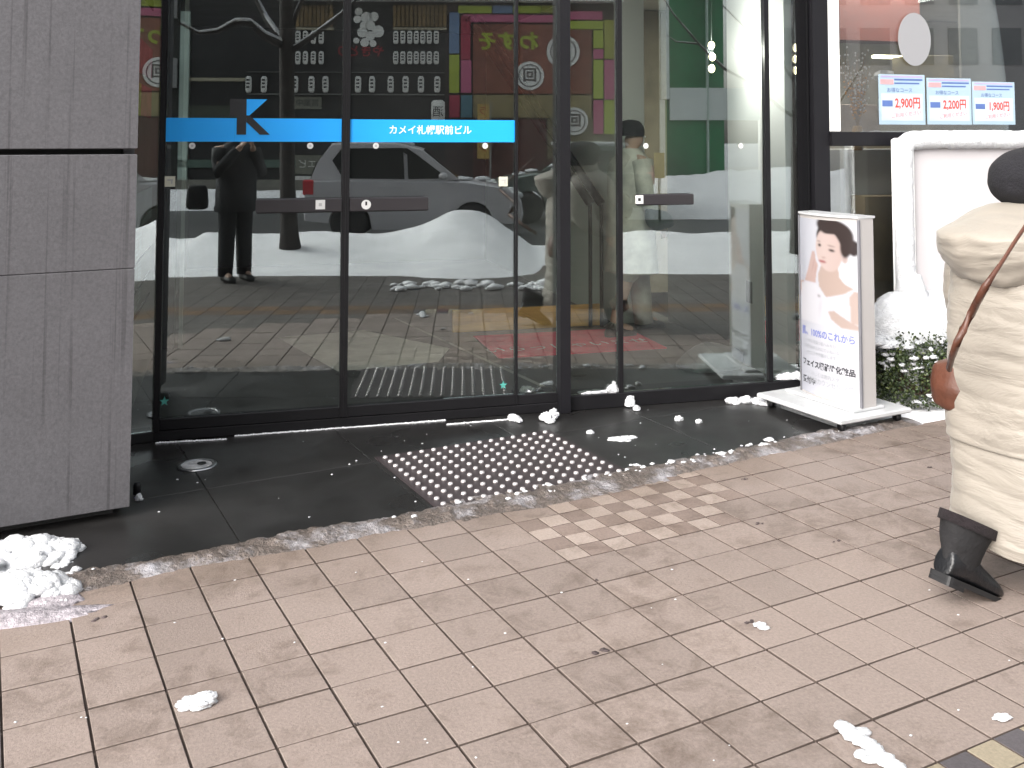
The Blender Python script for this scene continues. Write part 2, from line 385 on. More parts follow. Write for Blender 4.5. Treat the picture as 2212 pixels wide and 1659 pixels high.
# ------------------------------------------------------------------ stone wall on the left (parallel to the street)
def stone_mat():
    m = mat('grey_stone', (0.0750, 0.0723, 0.0787), .68, .07, 3, grain=.20, gscale=85, bump=.12, bscale=70, rnd=.06)
    nt = m.node_tree; L = nt.links.new; b = nt.nodes['Principled BSDF']; src = b.inputs['Base Color'].links[0].from_socket
    ge = nd(nt, 'ShaderNodeNewGeometry'); mp = nd(nt, 'ShaderNodeMapping'); mp.inputs['Scale'].default_value = (42, 42, .45); L(ge.outputs['Position'], mp.inputs[0])
    n = nd(nt, 'ShaderNodeTexNoise', Scale=1., Detail=3., Roughness=.6); L(mp.outputs[0], n.inputs['Vector'])
    mr = nd(nt, 'ShaderNodeMapRange'); mr.inputs[1].default_value = .58; mr.inputs[2].default_value = .66; mr.inputs[4].default_value = .48; L(n.outputs[0], mr.inputs[0])
    n2 = nd(nt, 'ShaderNodeTexNoise', Scale=2.2, Detail=3.); L(ge.outputs['Position'], n2.inputs['Vector'])
    m2 = nd(nt, 'ShaderNodeMapRange'); m2.inputs[1].default_value = .36; m2.inputs[2].default_value = .5; L(n2.outputs[0], m2.inputs[0])
    mu = nd(nt, 'ShaderNodeMath', operation='MULTIPLY'); L(mr.outputs[0], mu.inputs[0]); L(m2.outputs[0], mu.inputs[1])
    mx = nd(nt, 'ShaderNodeMix', data_type='RGBA', blend_type='MULTIPLY'); mx.inputs[7].default_value = (.30, .28, .29, 1)
    L(mu.outputs[0], mx.inputs[0]); L(src, mx.inputs[6]); L(mx.outputs[2], b.inputs['Base Color'])
    return m
stone = stone_mat()
sw = thing('stone_wall', 'grey stone clad wall with dark drip streaks beside the glass doors', 'wall')
P1 = .547
MB().box(-3, P1-.05, 4.34, 4.95, .0, 6, T=T_pq).build('core', mat('wall_core', (.03, .03, .03), .8), sw)
for a, b in ((-.95, P1), (-2.3, -.957)):
    for z0, z1 in ((.046, .9755), (.977, 1.430), (1.452, 2.9), (2.92, 4.4)):
        MB().cbox(a, b, 4.25, 4.318, z0, z1, .003, T=T_pq).build('panel', stone, sw)
MB().cbox(P1-.045, P1-.002, 4.3185, 4.95, .046, 4.4, .003, T=T_pq).build('end_panel', stone, sw)

# ------------------------------------------------------------------ glass entrance front
ent = thing('glass_entrance', 'black framed glass entrance front with sliding doors facing the sidewalk', 'entrance')
ZT = 2.62
def fbox(name, x0, x1, y0, y1, z0, z1, m, par, c=.003): return MB().cbox(x0, x1, y0, y1, z0, z1, c).build(name, m, par)
def pane(name, x0, x1, z0, z1, par, y=DG, m=None, th=.008): return MB().box(x0, x1, y, y+th, z0, z1).build(name, m or glass, par)
# frame
fbox('base_rail', -.384, 1.7055, DF-.002, DF+.13, .004, .052, black_metal, ent)
fbox('sill_rail', 1.7655, 3.2115, DF-.012, DF+.14, .004, .082, black_metal, ent)
fbox('sill_rail', 1.4775, 1.7055, DF+.003, DF+.128, .0525, .104, black_metal, ent)
fbox('header', -.384, 3.20, DF, DF+.14, ZT, ZT+.16, black_metal, ent)
fbox('mullion', -.384, -.358, DF-.01, DF+.035, .0525, ZT, black_metal, ent)
fbox('mullion', 1.706, 1.765, DF-.05, DF+.03, .002, ZT, dark_metal, ent)
fbox('mullion', 2.062, 2.088, DF-.01, DF+.03, .0822, ZT, black_metal, ent)
fbox('mullion', 2.990, 3.02, DF-.01, DF+.03, .0822, ZT, black_metal, ent)
fbox('pilaster', 3.212, 3.295, DF+.012, DF+.06, .0, 3.4, black_gloss, ent)
fbox('corner_post', 3.305, 3.408, DF-.025, DF+.2, .0, 3.4, dark_metal, ent)
jq_ = pq(-.384, DF+.006)
MB().box(-.9, jq_[0]-.001, jq_[1], jq_[1]+.008, .0525, ZT, T=T_pq).build('fixed_pane', glass, ent)
MB().cbox(-.9, jq_[0]-.001, jq_[1]-.01, jq_[1]+.09, .004, .052, .003, T=T_pq).build('base_rail', black_metal, ent)
MB().cbox(-.9, jq_[0]-.001, jq_[1]-.01, jq_[1]+.09, ZT, ZT+.16, .003, T=T_pq).build('header', black_metal, ent)
pane('fixed_pane', 1.4775, 1.7058, .1042, ZT, ent)
pane('fixed_pane', 1.7652, 2.0618, .0822, ZT, ent)
pane('fixed_pane', 2.0882, 2.9898, .0822, ZT, ent)
pane('fixed_pane', 3.0202, 3.2118, .0822, ZT, ent)
YS = DG-.0015                                     # face of films and stickers stuck on the glass
def disc(name, c, r, m, par, y=YS, n=20, th=.0012):
    return MB().lathe([(r, -th), (r, 0)], (c[0], y, c[1]), n, ax='y').build(name, m, par)
def flat(name, x0, x1, z0, z1, m, par, y=YS, th=.0012): return MB().box(x0, x1, y-th, y, z0, z1).build(name, m, par)
def TY(cx, cz, y): return lambda a, b, c_: Vector((cx+a, y-c_, cz+b))
def door(x0, x1, left):
    d = bpy.data.objects.new('sliding_door', None); COL.objects.link(d); d.parent = ent
    s0, s1 = (.001, .019) if left else (.019, .013)
    fbox('stile', x0, x0+s0+.001, DF-.006, DF+.035, .055, ZT-.002, black_metal, d, .0004)
    fbox('stile', x1-s1, x1, DF-.006, DF+.035, .055, ZT-.002, black_metal, d)
    fbox('bottom_rail', x0+s0+.002, x1-s1-.001, DF-.004, DF+.05, .055, .110, black_metal, d)
    pane('glass_pane', x0+s0+.002, x1-s1-.001, .1102, ZT-.003, d)
    return d
dl = door(-.357, .541, True); dr = door(.5415, 1.477, False)
zb0, zb1 = 1.476, 1.596
# blue safety band with the company mark, cut round the K
kx = onY(530, 250, YS).x; kw = .155; kz0, kz1 = 1.512, 1.695
flat('blue_band', -.354, kx-.052, zb0, zb1, print_blue, dl); flat('blue_band', kx+.095, .519, zb0, zb1, print_blue, dl)
flat('blue_band', kx-.0517, kx+.0947, zb0, zb1, print_blue, dl)
def poly(name, pts, m, par, y, th=.001):
    mb = MB().prism(pts, lambda a, b: Vector((a, y-th, b)), lambda a, b: Vector((a, y, b))); return mb.build(name, m, par)
yk = YS-.0025
k0 = kx-.042
poly('letter_stem', [(k0, kz0), (k0+.047, kz0), (k0+.047, kz1+.0), (k0-.035, kz1), (k0-.035, kz1-.09), (k0, kz1-.09)], print_black, dl, yk)
poly('letter_leg', [(k0+.0472, kz0+.098), (k0+.0472, kz0+.065), (k0+.115, kz0), (k0+.165, kz0), (k0+.075, kz0+.088), (k0+.062, kz0+.098)], print_black, dl, yk)
poly('blue_wedge', [(k0+.0474, kz0+.0985), (k0+.0625, kz0+.0985), (k0+.150, kz1-.001), (k0+.0474, kz1-.001)], print_blue, dl, yk)
flat('blue_band', .562, 1.462, zb0-.002, zb1-.002, print_blue, dr)
text('カメイ札幌駅前ビル', .052, 'band_lettering', print_white, dr, TY(onY(930, 282, YS).x, onY(930, 282, YS).z, YS-.002), wx=.97, bold=.0006)
st_w = mat('sticker_white', (0.6154, 0.6154, 0.6), .5, 0); st_y = mat('sticker_cream', (0.5769, 0.5692, 0.4615), .5, 0); teal = mat('sticker_teal', (0.07692, 0.3231, 0.2769), .4, .1)
for par, xs in ((dl, (415, 670)), (dr, (812, 1048)), (ent, (1395, 1600))):
    for px in xs:
        w = onY(px, 315, YS); disc('round_sticker', (w.x, w.z), .016, st_w, par); disc('sticker_dot', (w.x, w.z), .006, mat('sticker_grey', (.4, .4, .4), .5), par, y=YS-.0014)
for px, py, par in ((367, 392, dl), (1087, 392, dr)):
    w = onY(px, py, YS); flat('square_sticker', w.x-.025, w.x+.025, w.z-.026, w.z+.026, st_y, par)
    flat('sticker_mark', w.x-.012, w.x+.015, w.z+.004, w.z+.011, mat('sticker_grey', (.4, .4, .4)), par, y=YS-.0014); flat('sticker_mark', w.x+.006, w.x+.012, w.z-.012, w.z+.0035, mat('sticker_grey', (.4, .4, .4)), par, y=YS-.0014)
for px, py, par in ((355, 867, dl), (1087, 832, dr)):
    w = onY(px, py, YS)
    pts = []
    for k in range(10):
        a = math.pi/2+k*math.pi/5; r = .024 if k % 2 == 0 else .010; pts.append((w.x+r*math.cos(a), w.z+r*math.sin(a)))
    poly('star_sticker', pts, teal, par, YS)
# touch bars on the doors
bar_m = mat('bar_metal', (0.02308, 0.02, 0.02231), .35, .08, 4)
def touchbar(x0, x1, z0, z1, par): return MB().cbox(x0, x1, DG-.034, DG-.012, z0, z1, .006).build('touch_bar', bar_m, par)
a, b = onY(553, 430, DG-.03), onY(925, 455, DG-.03)
touchbar(a.x, .5205, b.z, a.z, dl); touchbar(.5635, b.x, b.z, a.z, dr)
a2, b2 = onY(1375, 420, DG-.03), onY(1498, 442, DG-.03); touchbar(a2.x, b2.x, b2.z, a2.z, ent)
yb = DG-.0345
def sq(px, py, par, round_=False):
    w = onY(px, py, yb)
    if round_: disc('push_label', (w.x, w.z), .025, st_w, par, y=yb); flat('label_mark', w.x-.005, w.x+.005, w.z-.004, w.z+.016, print_black, par, y=yb-.0014)
    else: flat('push_label', w.x-.024, w.x+.024, w.z-.024, w.z+.024, st_w, par, y=yb); flat('label_mark', w.x-.008, w.x+.008, w.z-.008, w.z+.008, mat('sticker_grey', (.4, .4, .4)) if px < 700 else print_black, par, y=yb-.0014)
sq(692, 442, dl); sq(791, 442, dr, True); sq(1381, 431, ent)

# ------------------------------------------------------------------ vestibule behind the glass
vf = mat('vestibule_floor', (.060, .060, .058), .45, .25, 1.5, grain=.15, rvar=.1)
MB().box(-.7, 6, DF+.135, 13, -.05, .006).build('vestibule_floor', vf, kind='structure')
dkw = mat('dark_wall', (.035, .035, .038), .6, .1)
MB().box(-.7, 3.2, 12, 12.2, .006, 3.2).build('back_wall', dkw, kind='structure')
MB().box(-.9, 3.4, DF+.16, 12.2, 2.78, 2.9).build('ceiling', mat('vest_ceiling', (.2, .2, .2), .7), kind='structure')
lw = MB().box(-.75, -.545, DF+.05, 12, .006, 2.78).build('side_wall', mat('side_wall_grey', (.20, .20, .18), .45, .1), kind='structure')
MB().box(3.245, 3.40, DF+.205, 6.24, .006, 2.78).build('white_partition', white_paint, kind='structure')
MB().box(2.945, 3.2, 7.60, 12, .006, 2.78).build('white_wall', off_white, kind='structure')
MB().box(3.40, 3.45, 6.24, 7.6, .006, 2.78).build('inner_wall', dkw, kind='structure')
o = MB().box(3.2445-.002, 3.2445, 5.92, 6.0, .42, .56).build('vent', mat('vent_grey', (.35, .36, .36), .5)); tag(o, 'small grey vent plate low on the white partition', 'vent')
# notices on the inner left wall
pk = mat('pink_print', (.45, .10, .17), .5, .2, 9); gn = mat('green_print', (.32, .38, .06), .5, .2, 9); wt = mat('grey_print', (.36, .40, .40), .5, .1, 5)
nb = thing('notice_board', 'pink and green building notices on the vestibule side wall', 'notice board')
for y0, y1, z0, z1, m, nm in ((5.52, 6.7, 1.86, 2.05, pk, 'pink_notice'), (5.52, 6.0, 1.62, 1.80, gn, 'green_notice'), (6.02, 6.7, 1.62, 1.80, pk, 'pink_notice'), (5.5, 6.9, .98, 1.18, wt, 'grey_notice'), (5.5, 6.7, 2.3, 2.36, dkw, 'rail')):
    MB().box(-.5445, -.538, y0, y1, z0, z1).build(nm, m, nb)
for k, (tx, z) in enumerate((('営業', .88), ('駐輪', .72), ('駐車', .58))):
    text(tx, .14, 'lettering', wt, nb, lambda a, b, c_, z=z: Vector((-.5435, 6.1+a*1.6, z+b)))
    MB().box(-.5445, -.538, 5.5, 6.9, z-.09, z-.08).build('rail', dkw, nb)
post = MB().cbox(-.50, -.42, 7.5, 7.62, .006, 2.78, .004).build('inner_post', black_metal); tag(post, 'dark inner post at the left of the vestibule', 'post')
o = MB().cbox(-.39, -.365, 7.52, 7.6, .006, 2.75, .003).build('light_frame', mat('light_frame', (.45, .48, .45), .5)); tag(o, 'slim pale upright frame inside the left door', 'door frame')
lp = thing('added_lamp', 'added string of three lit bulbs brightening the partition behind the right glass pane', 'lamp')  # lamp added to brighten the white partition and the floor mats
lc = onY(1537, 118, 5.80)
MB().tube([lc+Vector((0, 0, -.14)), (lc.x, lc.y, 2.78)], .004, 6).build('cable', black_metal, lp, True)
bulb_m = mat('lit_bulb', (.8, .7, .5), .4, 0, emit=(1, .82, .55, 4.))
for k in range(3): MB().ell(lc+Vector((.006*(k % 2), 0, .06-.075*k)), (.021, .021, .026), 12, 8).build('bulb', bulb_m, lp, True)
pl_ = bpy.data.lights.new('partition_fill_light', 'POINT'); pl_.energy = 8; pl_.shadow_soft_size = .022; pl_.color = (1, .95, .9)  # fill light set beside the bulbs, added for the partition and mats
po_ = bpy.data.objects.new('partition_fill_light', pl_); COL.objects.link(po_); po_.location = lc+Vector((-.03, -.06, .02)); po_.parent = lp
# mats, plank, floor grating
matm = mat('grey_mat', (.68, .66, .58), .85, .12, 10, bump=.4, bscale=150)
o = MB().add([(.30, 7.70, .013), (.63, 6.50, .013), (1.30, 6.60, .013), (1.46, 7.0, .013), (.95, 7.82, .013)], [(0, 1, 2, 3, 4)]).build('floor_mat', matm); tag(o, 'grey beige entrance mat on the vestibule floor behind the doors', 'floor mat')
redm = mat('red_mat', (.75, .04, .08), .85, .15, 10, bump=.3, bscale=150)
rm = thing('red_mat', 'red floor mat with white lettering behind the middle mullion', 'floor mat')
MB().box(1.72, 2.95, 6.62, 7.38, .0065, .014).build('pile', redm, rm)
text('いらっしゃいませ', .15, 'mat_lettering', mat('mat_white', (.8, .7, .7), .8, .2, 60), rm, lambda a, b, c_: Vector((2.30+a*1.05, 6.86+b*1.1+a*.05, .0152)))
o = MB().cbox(1.60, 2.80, 7.56, 7.60, .008, .175, .004).build('wooden_plank', mat('plank_wood', (.60, .33, .09), .6, .25, 3, stretch=(1, 8, 8))); tag(o, 'low orange wooden kick board across the vestibule floor', 'board')
o = MB().add([(1.253, 8.28, .011), (1.275, 8.28, .011), (1.80, 5.8, .011), (1.765, 5.8, .011)], [(0, 1, 2, 3)]).build('floor_strip', mat('strip', (.35, .35, .31), .4)); tag(o, 'pale metal strip running into the vestibule floor', 'floor strip')
o = MB().tube([(2.28, 5.56, .05), (2.62, 5.6, .06), (2.9, 5.62, .04)], .02, 6).build('umbrella_bag', mat('plastic_grey', (.18, .19, .2), .3)); 
bpy.data.objects.remove(o)
mb = MB(); blob(mb, (2.98, 5.98, .05), (.22, .16, .12), 3, .4); o = mb.build('bin_bag', mat('plastic_grey', (.10, .105, .12), .3, .3, 20, bump=.6, bscale=15), smooth=True); tag(o, 'crumpled grey plastic sheet on the floor by the white partition', 'plastic sheet')
# sloping handrails of the stair inside
st = thing('stair_handrail', 'pair of dark sloping handrails inside behind the middle mullion', 'handrail')
for off in (0, .20):
    a = onY(1015+off*90, 40, 8.4); b = onY(1275+off*120, 440, 7.5)
    MB().tube([a, a.lerp(b, .5), b], .035, 8).build('rail', black_metal, st, True)
    MB().tube([b, (b.x, b.y, .01)], .016, 8).build('baluster', black_metal, st, True)
# ------------------------------------------------------------------ neighbouring shop on the right
ns = thing('shop_window', 'shop window front with dark sill to the right of the black corner post', 'shop window')
XR = 7.5
fbox('window_frame', 3.409, 3.487, DF-.02, DF+.12, 1.538, 3.2, white_paint, ns)
fbox('sill', 3.409, XR, DF-.05, DF+.14, 1.452, 1.537, dark_metal, ns)
pane('upper_pane', 3.4875, XR, 1.5372, 3.2, ns, DF+.04, shop_glass)
pane('lower_pane', 3.409, XR, .082, 1.4518, ns, DF+.04, shop_glass)
fbox('base_rail', 3.409, XR, DF, DF+.14, 0, .0815, dark_metal, ns)
MB().box(3.47, 8, DF+.2, 10, -.05, .006).build('shop_floor', mat('shop_floor', (.3, .27, .24), .4, .1), kind='structure')
MB().box(3.45, 8, DF+.15, 10, 2.75, 2.9).build('shop_ceiling', mat('shop_ceiling', (.45, .42, .38), .7), kind='structure')
MB().box(3.47, 8, 9.0, 9.2, .01, 2.74).build('shop_back_wall', mat('shop_back', (.16, .14, .10), .7, .4, 2), kind='structure')
def boxat(name, p0, p1, Y, th, m, label, cat, group=None, par=None):
    a, b = onY(*p0, Y), onY(*p1, Y)
    o = MB().cbox(a.x, b.x, Y, Y+th, max(b.z, .008), a.z, .004).build(name, m, par)
    if not par: tag(o, label, cat, group)
    return o
boxat('red_bulkhead', (1812, -60), (1988, 92), 6.6, .2, mat('red_brown', (0.09231, 0.01692, 0.01077), .6, .25, 3), 'red brown bulkhead hanging behind the shop window', 'bulkhead')
boxat('grey_screen', (2072, -60), (2320, 272), 5.62, .02, mat('screen_grey', (.62, .60, .57), .6, .06, 2), 'pale grey roller screen behind the right of the shop window', 'screen')
boxat('olive_shelf', (1985, 118), (2062, 240), 6.0, .3, mat('olive', (0.1231, 0.1, 0.04615), .6, .45, 12), 'olive brown shelf behind the oval window sign', 'shelf')
boxat('brown_shelf', (1812, 225), (1900, 300), 6.2, .5, mat('tan', (0.2692, 0.2, 0.1538), .6, .3, 6), 'tan display counter low behind the shop window', 'counter')
boxat('white_column', (1786, 322), (1822, 800), 5.75, .1, cream, 'pale column behind the lower shop window', 'column')
boxat('grey_cabinet', (1823, 322), (2000, 800), 5.8, .2, mat('cool_grey', (.72, .74, .77), .5, .05), 'cool grey cabinet behind the lower shop window', 'cabinet')
boxat('brown_cabinet', (1868, 424), (1990, 800), 5.62, .15, mat('umber', (.42, .32, .20), .6, .35, 3), 'dark brown cabinet behind the lower shop window beside the snowy board', 'cabinet')
lm = boxat('strip_lamp', (1890, 118), (1950, 127), 6.3, .04, mat('lamp_on', (.8, .8, .6), .5, 0, emit=(1, .93, .6, 2.2)), 'lit yellowish strip lamp hanging in the shop window', 'lamp')
ld = bpy.data.lights.new('strip_lamp_light', 'AREA'); ld.energy = 60; ld.size = 1.6; ld.size_y = 1.6; ld.color = (1, .93, .82)
lo = bpy.data.objects.new('strip_lamp_light', ld); COL.objects.link(lo); lo.location = (5.0, 6.9, 2.7); lo.parent = None
w = onY(1975, 85, DF+.03)
ov = MB().lathe([(.145, -.003), (.145, 0)], (0, 0, 0), 32, ax='y').build('oval_sign', mat('oval_grey', (0.2538, 0.2538, 0.2654), .5, .02)); place(ov, w, 0, (.82, 1, 1.15)); tag(ov, 'plain grey oval sign hung inside the shop window', 'sign')
# dried bouquet with orange beads
bq = thing('dried_bouquet', 'orange dried bouquet with white berries in a vase behind the shop window', 'bouquet')
bc = onY(1852, 275, 5.7); stm = MB(); bead = MB(); orb = MB()
rr = random.Random(3)
for k in range(46):
    t = rr.uniform(-.17, .17); h = rr.uniform(.12, .52)
    e = bc+Vector((t*h*1.6, rr.uniform(-.05, .05), h)); stm.tube([bc, bc.lerp(e, .5)+Vector((t*.05, 0, .03)), e], .0018, 3)
    for u in (.45, .6, .75, .9, 1):
        q = bc.lerp(e, u)+Vector((rr.uniform(-.02, .02), 0, rr.uniform(-.02, .02))); (orb if u < .62 else bead).ell(q, (.007,)*3, 6, 4)
stm.build('stems', mat('stem', (.25, .14, .05)), bq); bead.build('berries', mat('berry', (.7, .66, .66), .5), bq); orb.build('orange_flowers', mat('orange_f', (.62, .28, .04), .5, .3, 40), bq)
MB().lathe([(.03, -.15), (.045, -.10), (.03, 0), (.026, .01)], bc, 16).build('vase', mat('vase_amber', (.40, .22, .05), .3), bq, True)
# small goods in the window
mb = MB(); blob(mb, onY(1908, 165, 6.0), (.07, .05, .05), 5, .5, 2, False); blob(mb, onY(1925, 195, 6.0), (.09, .05, .05), 6, .5, 2, False); blob(mb, onY(1912, 225, 6.0), (.06, .05, .06), 9, .5, 2, False)
tag(mb.build('paper_flowers', mat('paper_fl', (0.4231, 0.4231, 0.4462), .6, .3, 30)), 'pale bunch of paper flowers behind the oval window sign', 'flowers')
# three price sheets
sheet_m = mat('sheet_blue', (0.3077, 0.4077, 0.4923), .5, .03, 8); navy = mat('print_navy', (0.07692, 0.1308, 0.3231), .5, .1, 20); pinkp = mat('print_pink', (0.5538, 0.2769, 0.2923), .5, .1, 20); redp = mat('print_red', (0.5385, 0.05385, 0.03846), .5, .05, 20); pale = mat('print_pale', (0.4308, 0.4923, 0.5385), .5)
YP = DF+.0385
for k, (px, price, lab) in enumerate(((1897, '2,900円', 'pale blue window sheet with price 2,900, nearest the black post'), (2001, '2,200円', 'pale blue window sheet with price 2,200, between the other two'), (2099, '1,900円', 'pale blue window sheet with price 1,900, farthest from the black post'))):
    sh = thing('price_sheet', lab, 'poster', 'price sheets on the shop window')
    p0 = onY(px, 160+k*8, YP); p1 = onY(px+(102, 98, 94)[k], 268, YP); x0, x1, z1, z0 = p0.x, p1.x, p0.z, p1.z-.004; w_, h_ = x1-x0, z1-z0
    def fl(nm, a, b, c_, d, m, y=YP-.0016): return MB().box(x0+a*w_, x0+b*w_, y-.001, y, z0+c_*h_, z0+d*h_).build(nm, m, sh)
    MB().box(x0, x1, YP-.0015, YP, z0, z1).build('sheet', sheet_m, sh)
    fl('title_bar', .04, .32, .80, .90, pinkp); fl('pale_field', .05, .95, .08, .62, pale)
    fl('rule', .34, .95, .88, .915, navy); fl('rule', .34, .88, .81, .84, navy); fl('rule', .05, .95, .94, .975, mat('print_violet', (.35, .30, .48)))
    fl('price_tag', .07, .29, .36, .48, navy, YP-.0027)
    text(price, h_*.25, 'price', redp, sh, lambda a, b, c_: Vector((x0+w_*.62+a*.74, YP-.0030-c_, z0+h_*.42+b)), bold=.002)
    text('お得なコース', h_*.10, 'small_print', navy, sh, lambda a, b, c_: Vector((x0+w_*.45+a, YP-.0030-c_, z0+h_*.68+b)))
    text('ご利用ください', h_*.10, 'small_print', pinkp, sh, lambda a, b, c_: Vector((x0+w_*.58+a, YP-.0030-c_, z0+h_*.2+b+a*.12)), bold=.001)

# the building above the entrance and its neighbour (out of the frame; closes off the sky as the street does)
bw = MB().box(-14, 3.41, DF+.02, 16, 3.41, 15).build('building_wall', mat('upper_stone', (.25, .24, .24), .7, .1), kind='structure')
MB().box(3.415, 20, DF+.02, 16, 3.3, 12).build('neighbour_wall', mat('upper_pale', (.5, .48, .46), .7, .1), kind='structure')
MB().box(-14, -1.31, DF+.02, 16, 0, 3.4).build('left_building_wall', mat('upper_stone', (.25, .24, .24)), kind='structure')

# ------------------------------------------------------------------ light box sign on its wheeled base
sg = thing('sign_stand', 'white curved sign stand with a beauty advertisement beside the glass front', 'sign')
SP0, SQ0, SQ1, SZ0, SZ1 = 4.072, 4.236, 3.803, .098, 1.064
shell = mat('sign_shell', (0.3846, 0.3654, 0.3577), .4, .03, 3); shell2 = mat('sign_metal', (0.4615, 0.4692, 0.4769), .35, .1, 10)
def bulge(s): return .042*(1-(2*s-1)**2)
def PS(s, t, lift=0.): return XY(SP0-bulge(s)-lift, SQ0+(SQ1-SQ0)*s, SZ1+(SZ0-SZ1)*t)
N = 24
prof = [(SP0-bulge(i/N), SQ0+(SQ1-SQ0)*i/N) for i in range(N+1)]+[(SP0+.104, SQ1), (SP0+.104, SQ0)]
MB().prism(prof, lambda a, b: XY(a, b, SZ0-.01), lambda a, b: XY(a, b, SZ1+.012)).build('cabinet', shell, sg)
for s0, s1 in ((-.012, .016), (.984, 1.012)):
    MB().prism([(SP0-bulge(min(max(s0, 0), 1))-.006, SQ0+(SQ1-SQ0)*s0), (SP0-bulge(min(max(s1, 0), 1))-.006, SQ0+(SQ1-SQ0)*s1), (SP0+.004, SQ0+(SQ1-SQ0)*s1), (SP0+.004, SQ0+(SQ1-SQ0)*s0)],
        lambda a, b: XY(a, b, SZ0), lambda a, b: XY(a, b, SZ1+.005)).build('edge_trim', mat('trim_grey', (0.1538, 0.1538, 0.1692), .4), sg)
mb = MB(); n = 14
for zz in (SZ1+.0125,):
    ring = [XY(SP0-bulge(i/N)-.01, SQ0+(SQ1-SQ0)*i/N) for i in range(N+1)]+[XY(SP0+.112, SQ1-.006), XY(SP0+.112, SQ0+.006)]
    mb.prism(list(range(len(ring))), lambda i, b=0: ring[i]+Vector((0, 0, zz)), lambda i, b=0: ring[i]+Vector((0, 0, zz+.012))) if False else mb.rings([[p+Vector((0, 0, zz)) for p in ring], [p+Vector((0, 0, zz+.012)) for p in ring]])
mb.build('top_cap', shell2, sg)
base_c = (4.112, 4.051)
def TB(p, q, z): return XY(base_c[0]+p, base_c[1]+q, z)
MB().cbox(-.255, .255, -.31, .31, .052, .078, .006, T=TB).build('base_plate', shell2, sg)
MB().cbox(-.10, .12, -.25, .25, .0785, .096, .004, T=TB).build('foot_rail', shell2, sg)
for a, b in ((-.2, -.26), (.2, -.26), (-.2, .26), (.2, .26)):
    MB().lathe([(.024, -.012), (.026, 0), (.024, .012)], TB(a, b, .028), 12, ax='x').build('caster', black_metal, sg, True)
# printed portrait: flat print held in a vertex colour grid that follows the curved face
def ell_in(x, y, cx, cy, a, b, rot=0., soft=.12):
    dx, dy = x-cx, y-cy; c_, s_ = math.cos(rot), math.sin(rot); u, v = (dx*c_+dy*s_)/a, (-dx*s_+dy*c_)/b
    return max(0., min(1., (1-math.hypot(u, v))/soft))
def poly_in(x, y, P):
    ins = False; j = len(P)-1
    for i in range(len(P)):
        if (P[i][1] > y) != (P[j][1] > y) and x < (P[j][0]-P[i][0])*(y-P[i][1])/(P[j][1]-P[i][1])+P[i][0]: ins = not ins
        j = i
    return 1. if ins else 0.
def mixc(a, b, k): return tuple(a[i]+(b[i]-a[i])*k for i in range(3))
neck = [(520, 880), (735, 850), (745, 1010), (800, 1090), (905, 1150), (800, 1240), (580, 1310), (480, 1170), (470, 1000)]
dress = [(170, 1180), (260, 1135), (430, 1140), (575, 1315), (800, 1230), (900, 1150), (950, 1180), (955, 1700), (150, 1700)]
armR = [(850, 1260), (900, 1180), (955, 1190), (955, 1640), (860, 1600)]
hand2 = [(600, 1500), (680, 1480), (860, 1600), (955, 1650), (955, 1720), (760, 1700), (640, 1600)]
handL = [(230, 1150), (300, 980), (380, 700), (425, 690), (440, 820), (475, 880), (445, 1000), (430, 1150)]
armL = [(130, 1150), (240, 1130), (260, 1480), (170, 1480)]
def print_col(s, t):
    x = 130+825*s; y = (t*693+62)/.2773-.0
    bgc = mixc((.58, .60, .70), (.74, .74, .80), min(1, s*1.3))
    c_ = bgc
    if y < 1720:
        c_ = mixc(c_, (.045, .030, .030), max(ell_in(x, y, 905, 600, 60, 120, 0, .2), 0))
        c_ = mixc(c_, (.055, .038, .036), ell_in(x, y, 680, 470, 235, 245, .25, .08))
        c_ = mixc(c_, (.56, .41, .35), poly_in(x, y, neck))
        fc = mixc((.68, .52, .48), (.60, .44, .40), max(0, min(1, (x-560)/260)))
        c_ = mixc(c_, fc, ell_in(x, y, 612, 660, 172, 300, -.12, .06))
        c_ = mixc(c_, (.50, .33, .28), ell_in(x, y, 810, 760, 40, 70, 0, .4)*.8)
        hair_edge = ell_in(x, y, 640, 330, 205, 130, .3, .2); c_ = mixc(c_, (.055, .038, .036), hair_edge if y < 430 else 0)
        c_ = mixc(c_, (.055, .038, .036), ell_in(x, y, 830, 560, 75, 200, .1, .2))
        for ex, ey, ea, eb in ((500, 598, 28, 26), (660, 655, 50, 22)): c_ = mixc(c_, (.03, .02, .02), ell_in(x, y, ex, ey, ea, eb, .15, .5))
        for ex, ey, ea, eb in ((490, 545, 38, 10), (655, 595, 62, 11)): c_ = mixc(c_, (.16, .10, .09), ell_in(x, y, ex, ey, ea, eb, .15, .6)*.8)
        c_ = mixc(c_, (.46, .27, .24), ell_in(x, y, 555, 765, 40, 20, 0, .7)*.7)
        c_ = mixc(c_, (.45, .12, .13), ell_in(x, y, 535, 822, 66, 22, .12, .4))
        c_ = mixc(c_, (.62, .42, .38), poly_in(x, y, handL)); c_ = mixc(c_, (.48, .30, .27), max(ell_in(x, y, 395, 900, 12, 130, .25, .6), ell_in(x, y, 430, 950, 10, 90, .1, .6))*.6)
        c_ = mixc(c_, (.62, .44, .40), poly_in(x, y, armL))
        c_ = mixc(c_, (.72, .71, .78), poly_in(x, y, dress)); c_ = mixc(c_, (.55, .53, .60), ell_in(x, y, 500, 1450, 40, 220, .1, .9)*.35)
        c_ = mixc(c_, (.3, .27, .27), ell_in(x, y, 480, 1310, 32, 28, 0, .7)*.8)
        c_ = mixc(c_, (.58, .44, .39), poly_in(x, y, armR)); c_ = mixc(c_, (.56, .42, .37), poly_in(x, y, hand2))
        if y > 1690: c_ = mixc(c_, bgc, min(1, (y-1690)/30))
    g__ = sum(c_)/3
    return tuple(g__+(v-g__)*.8 for v in c_)
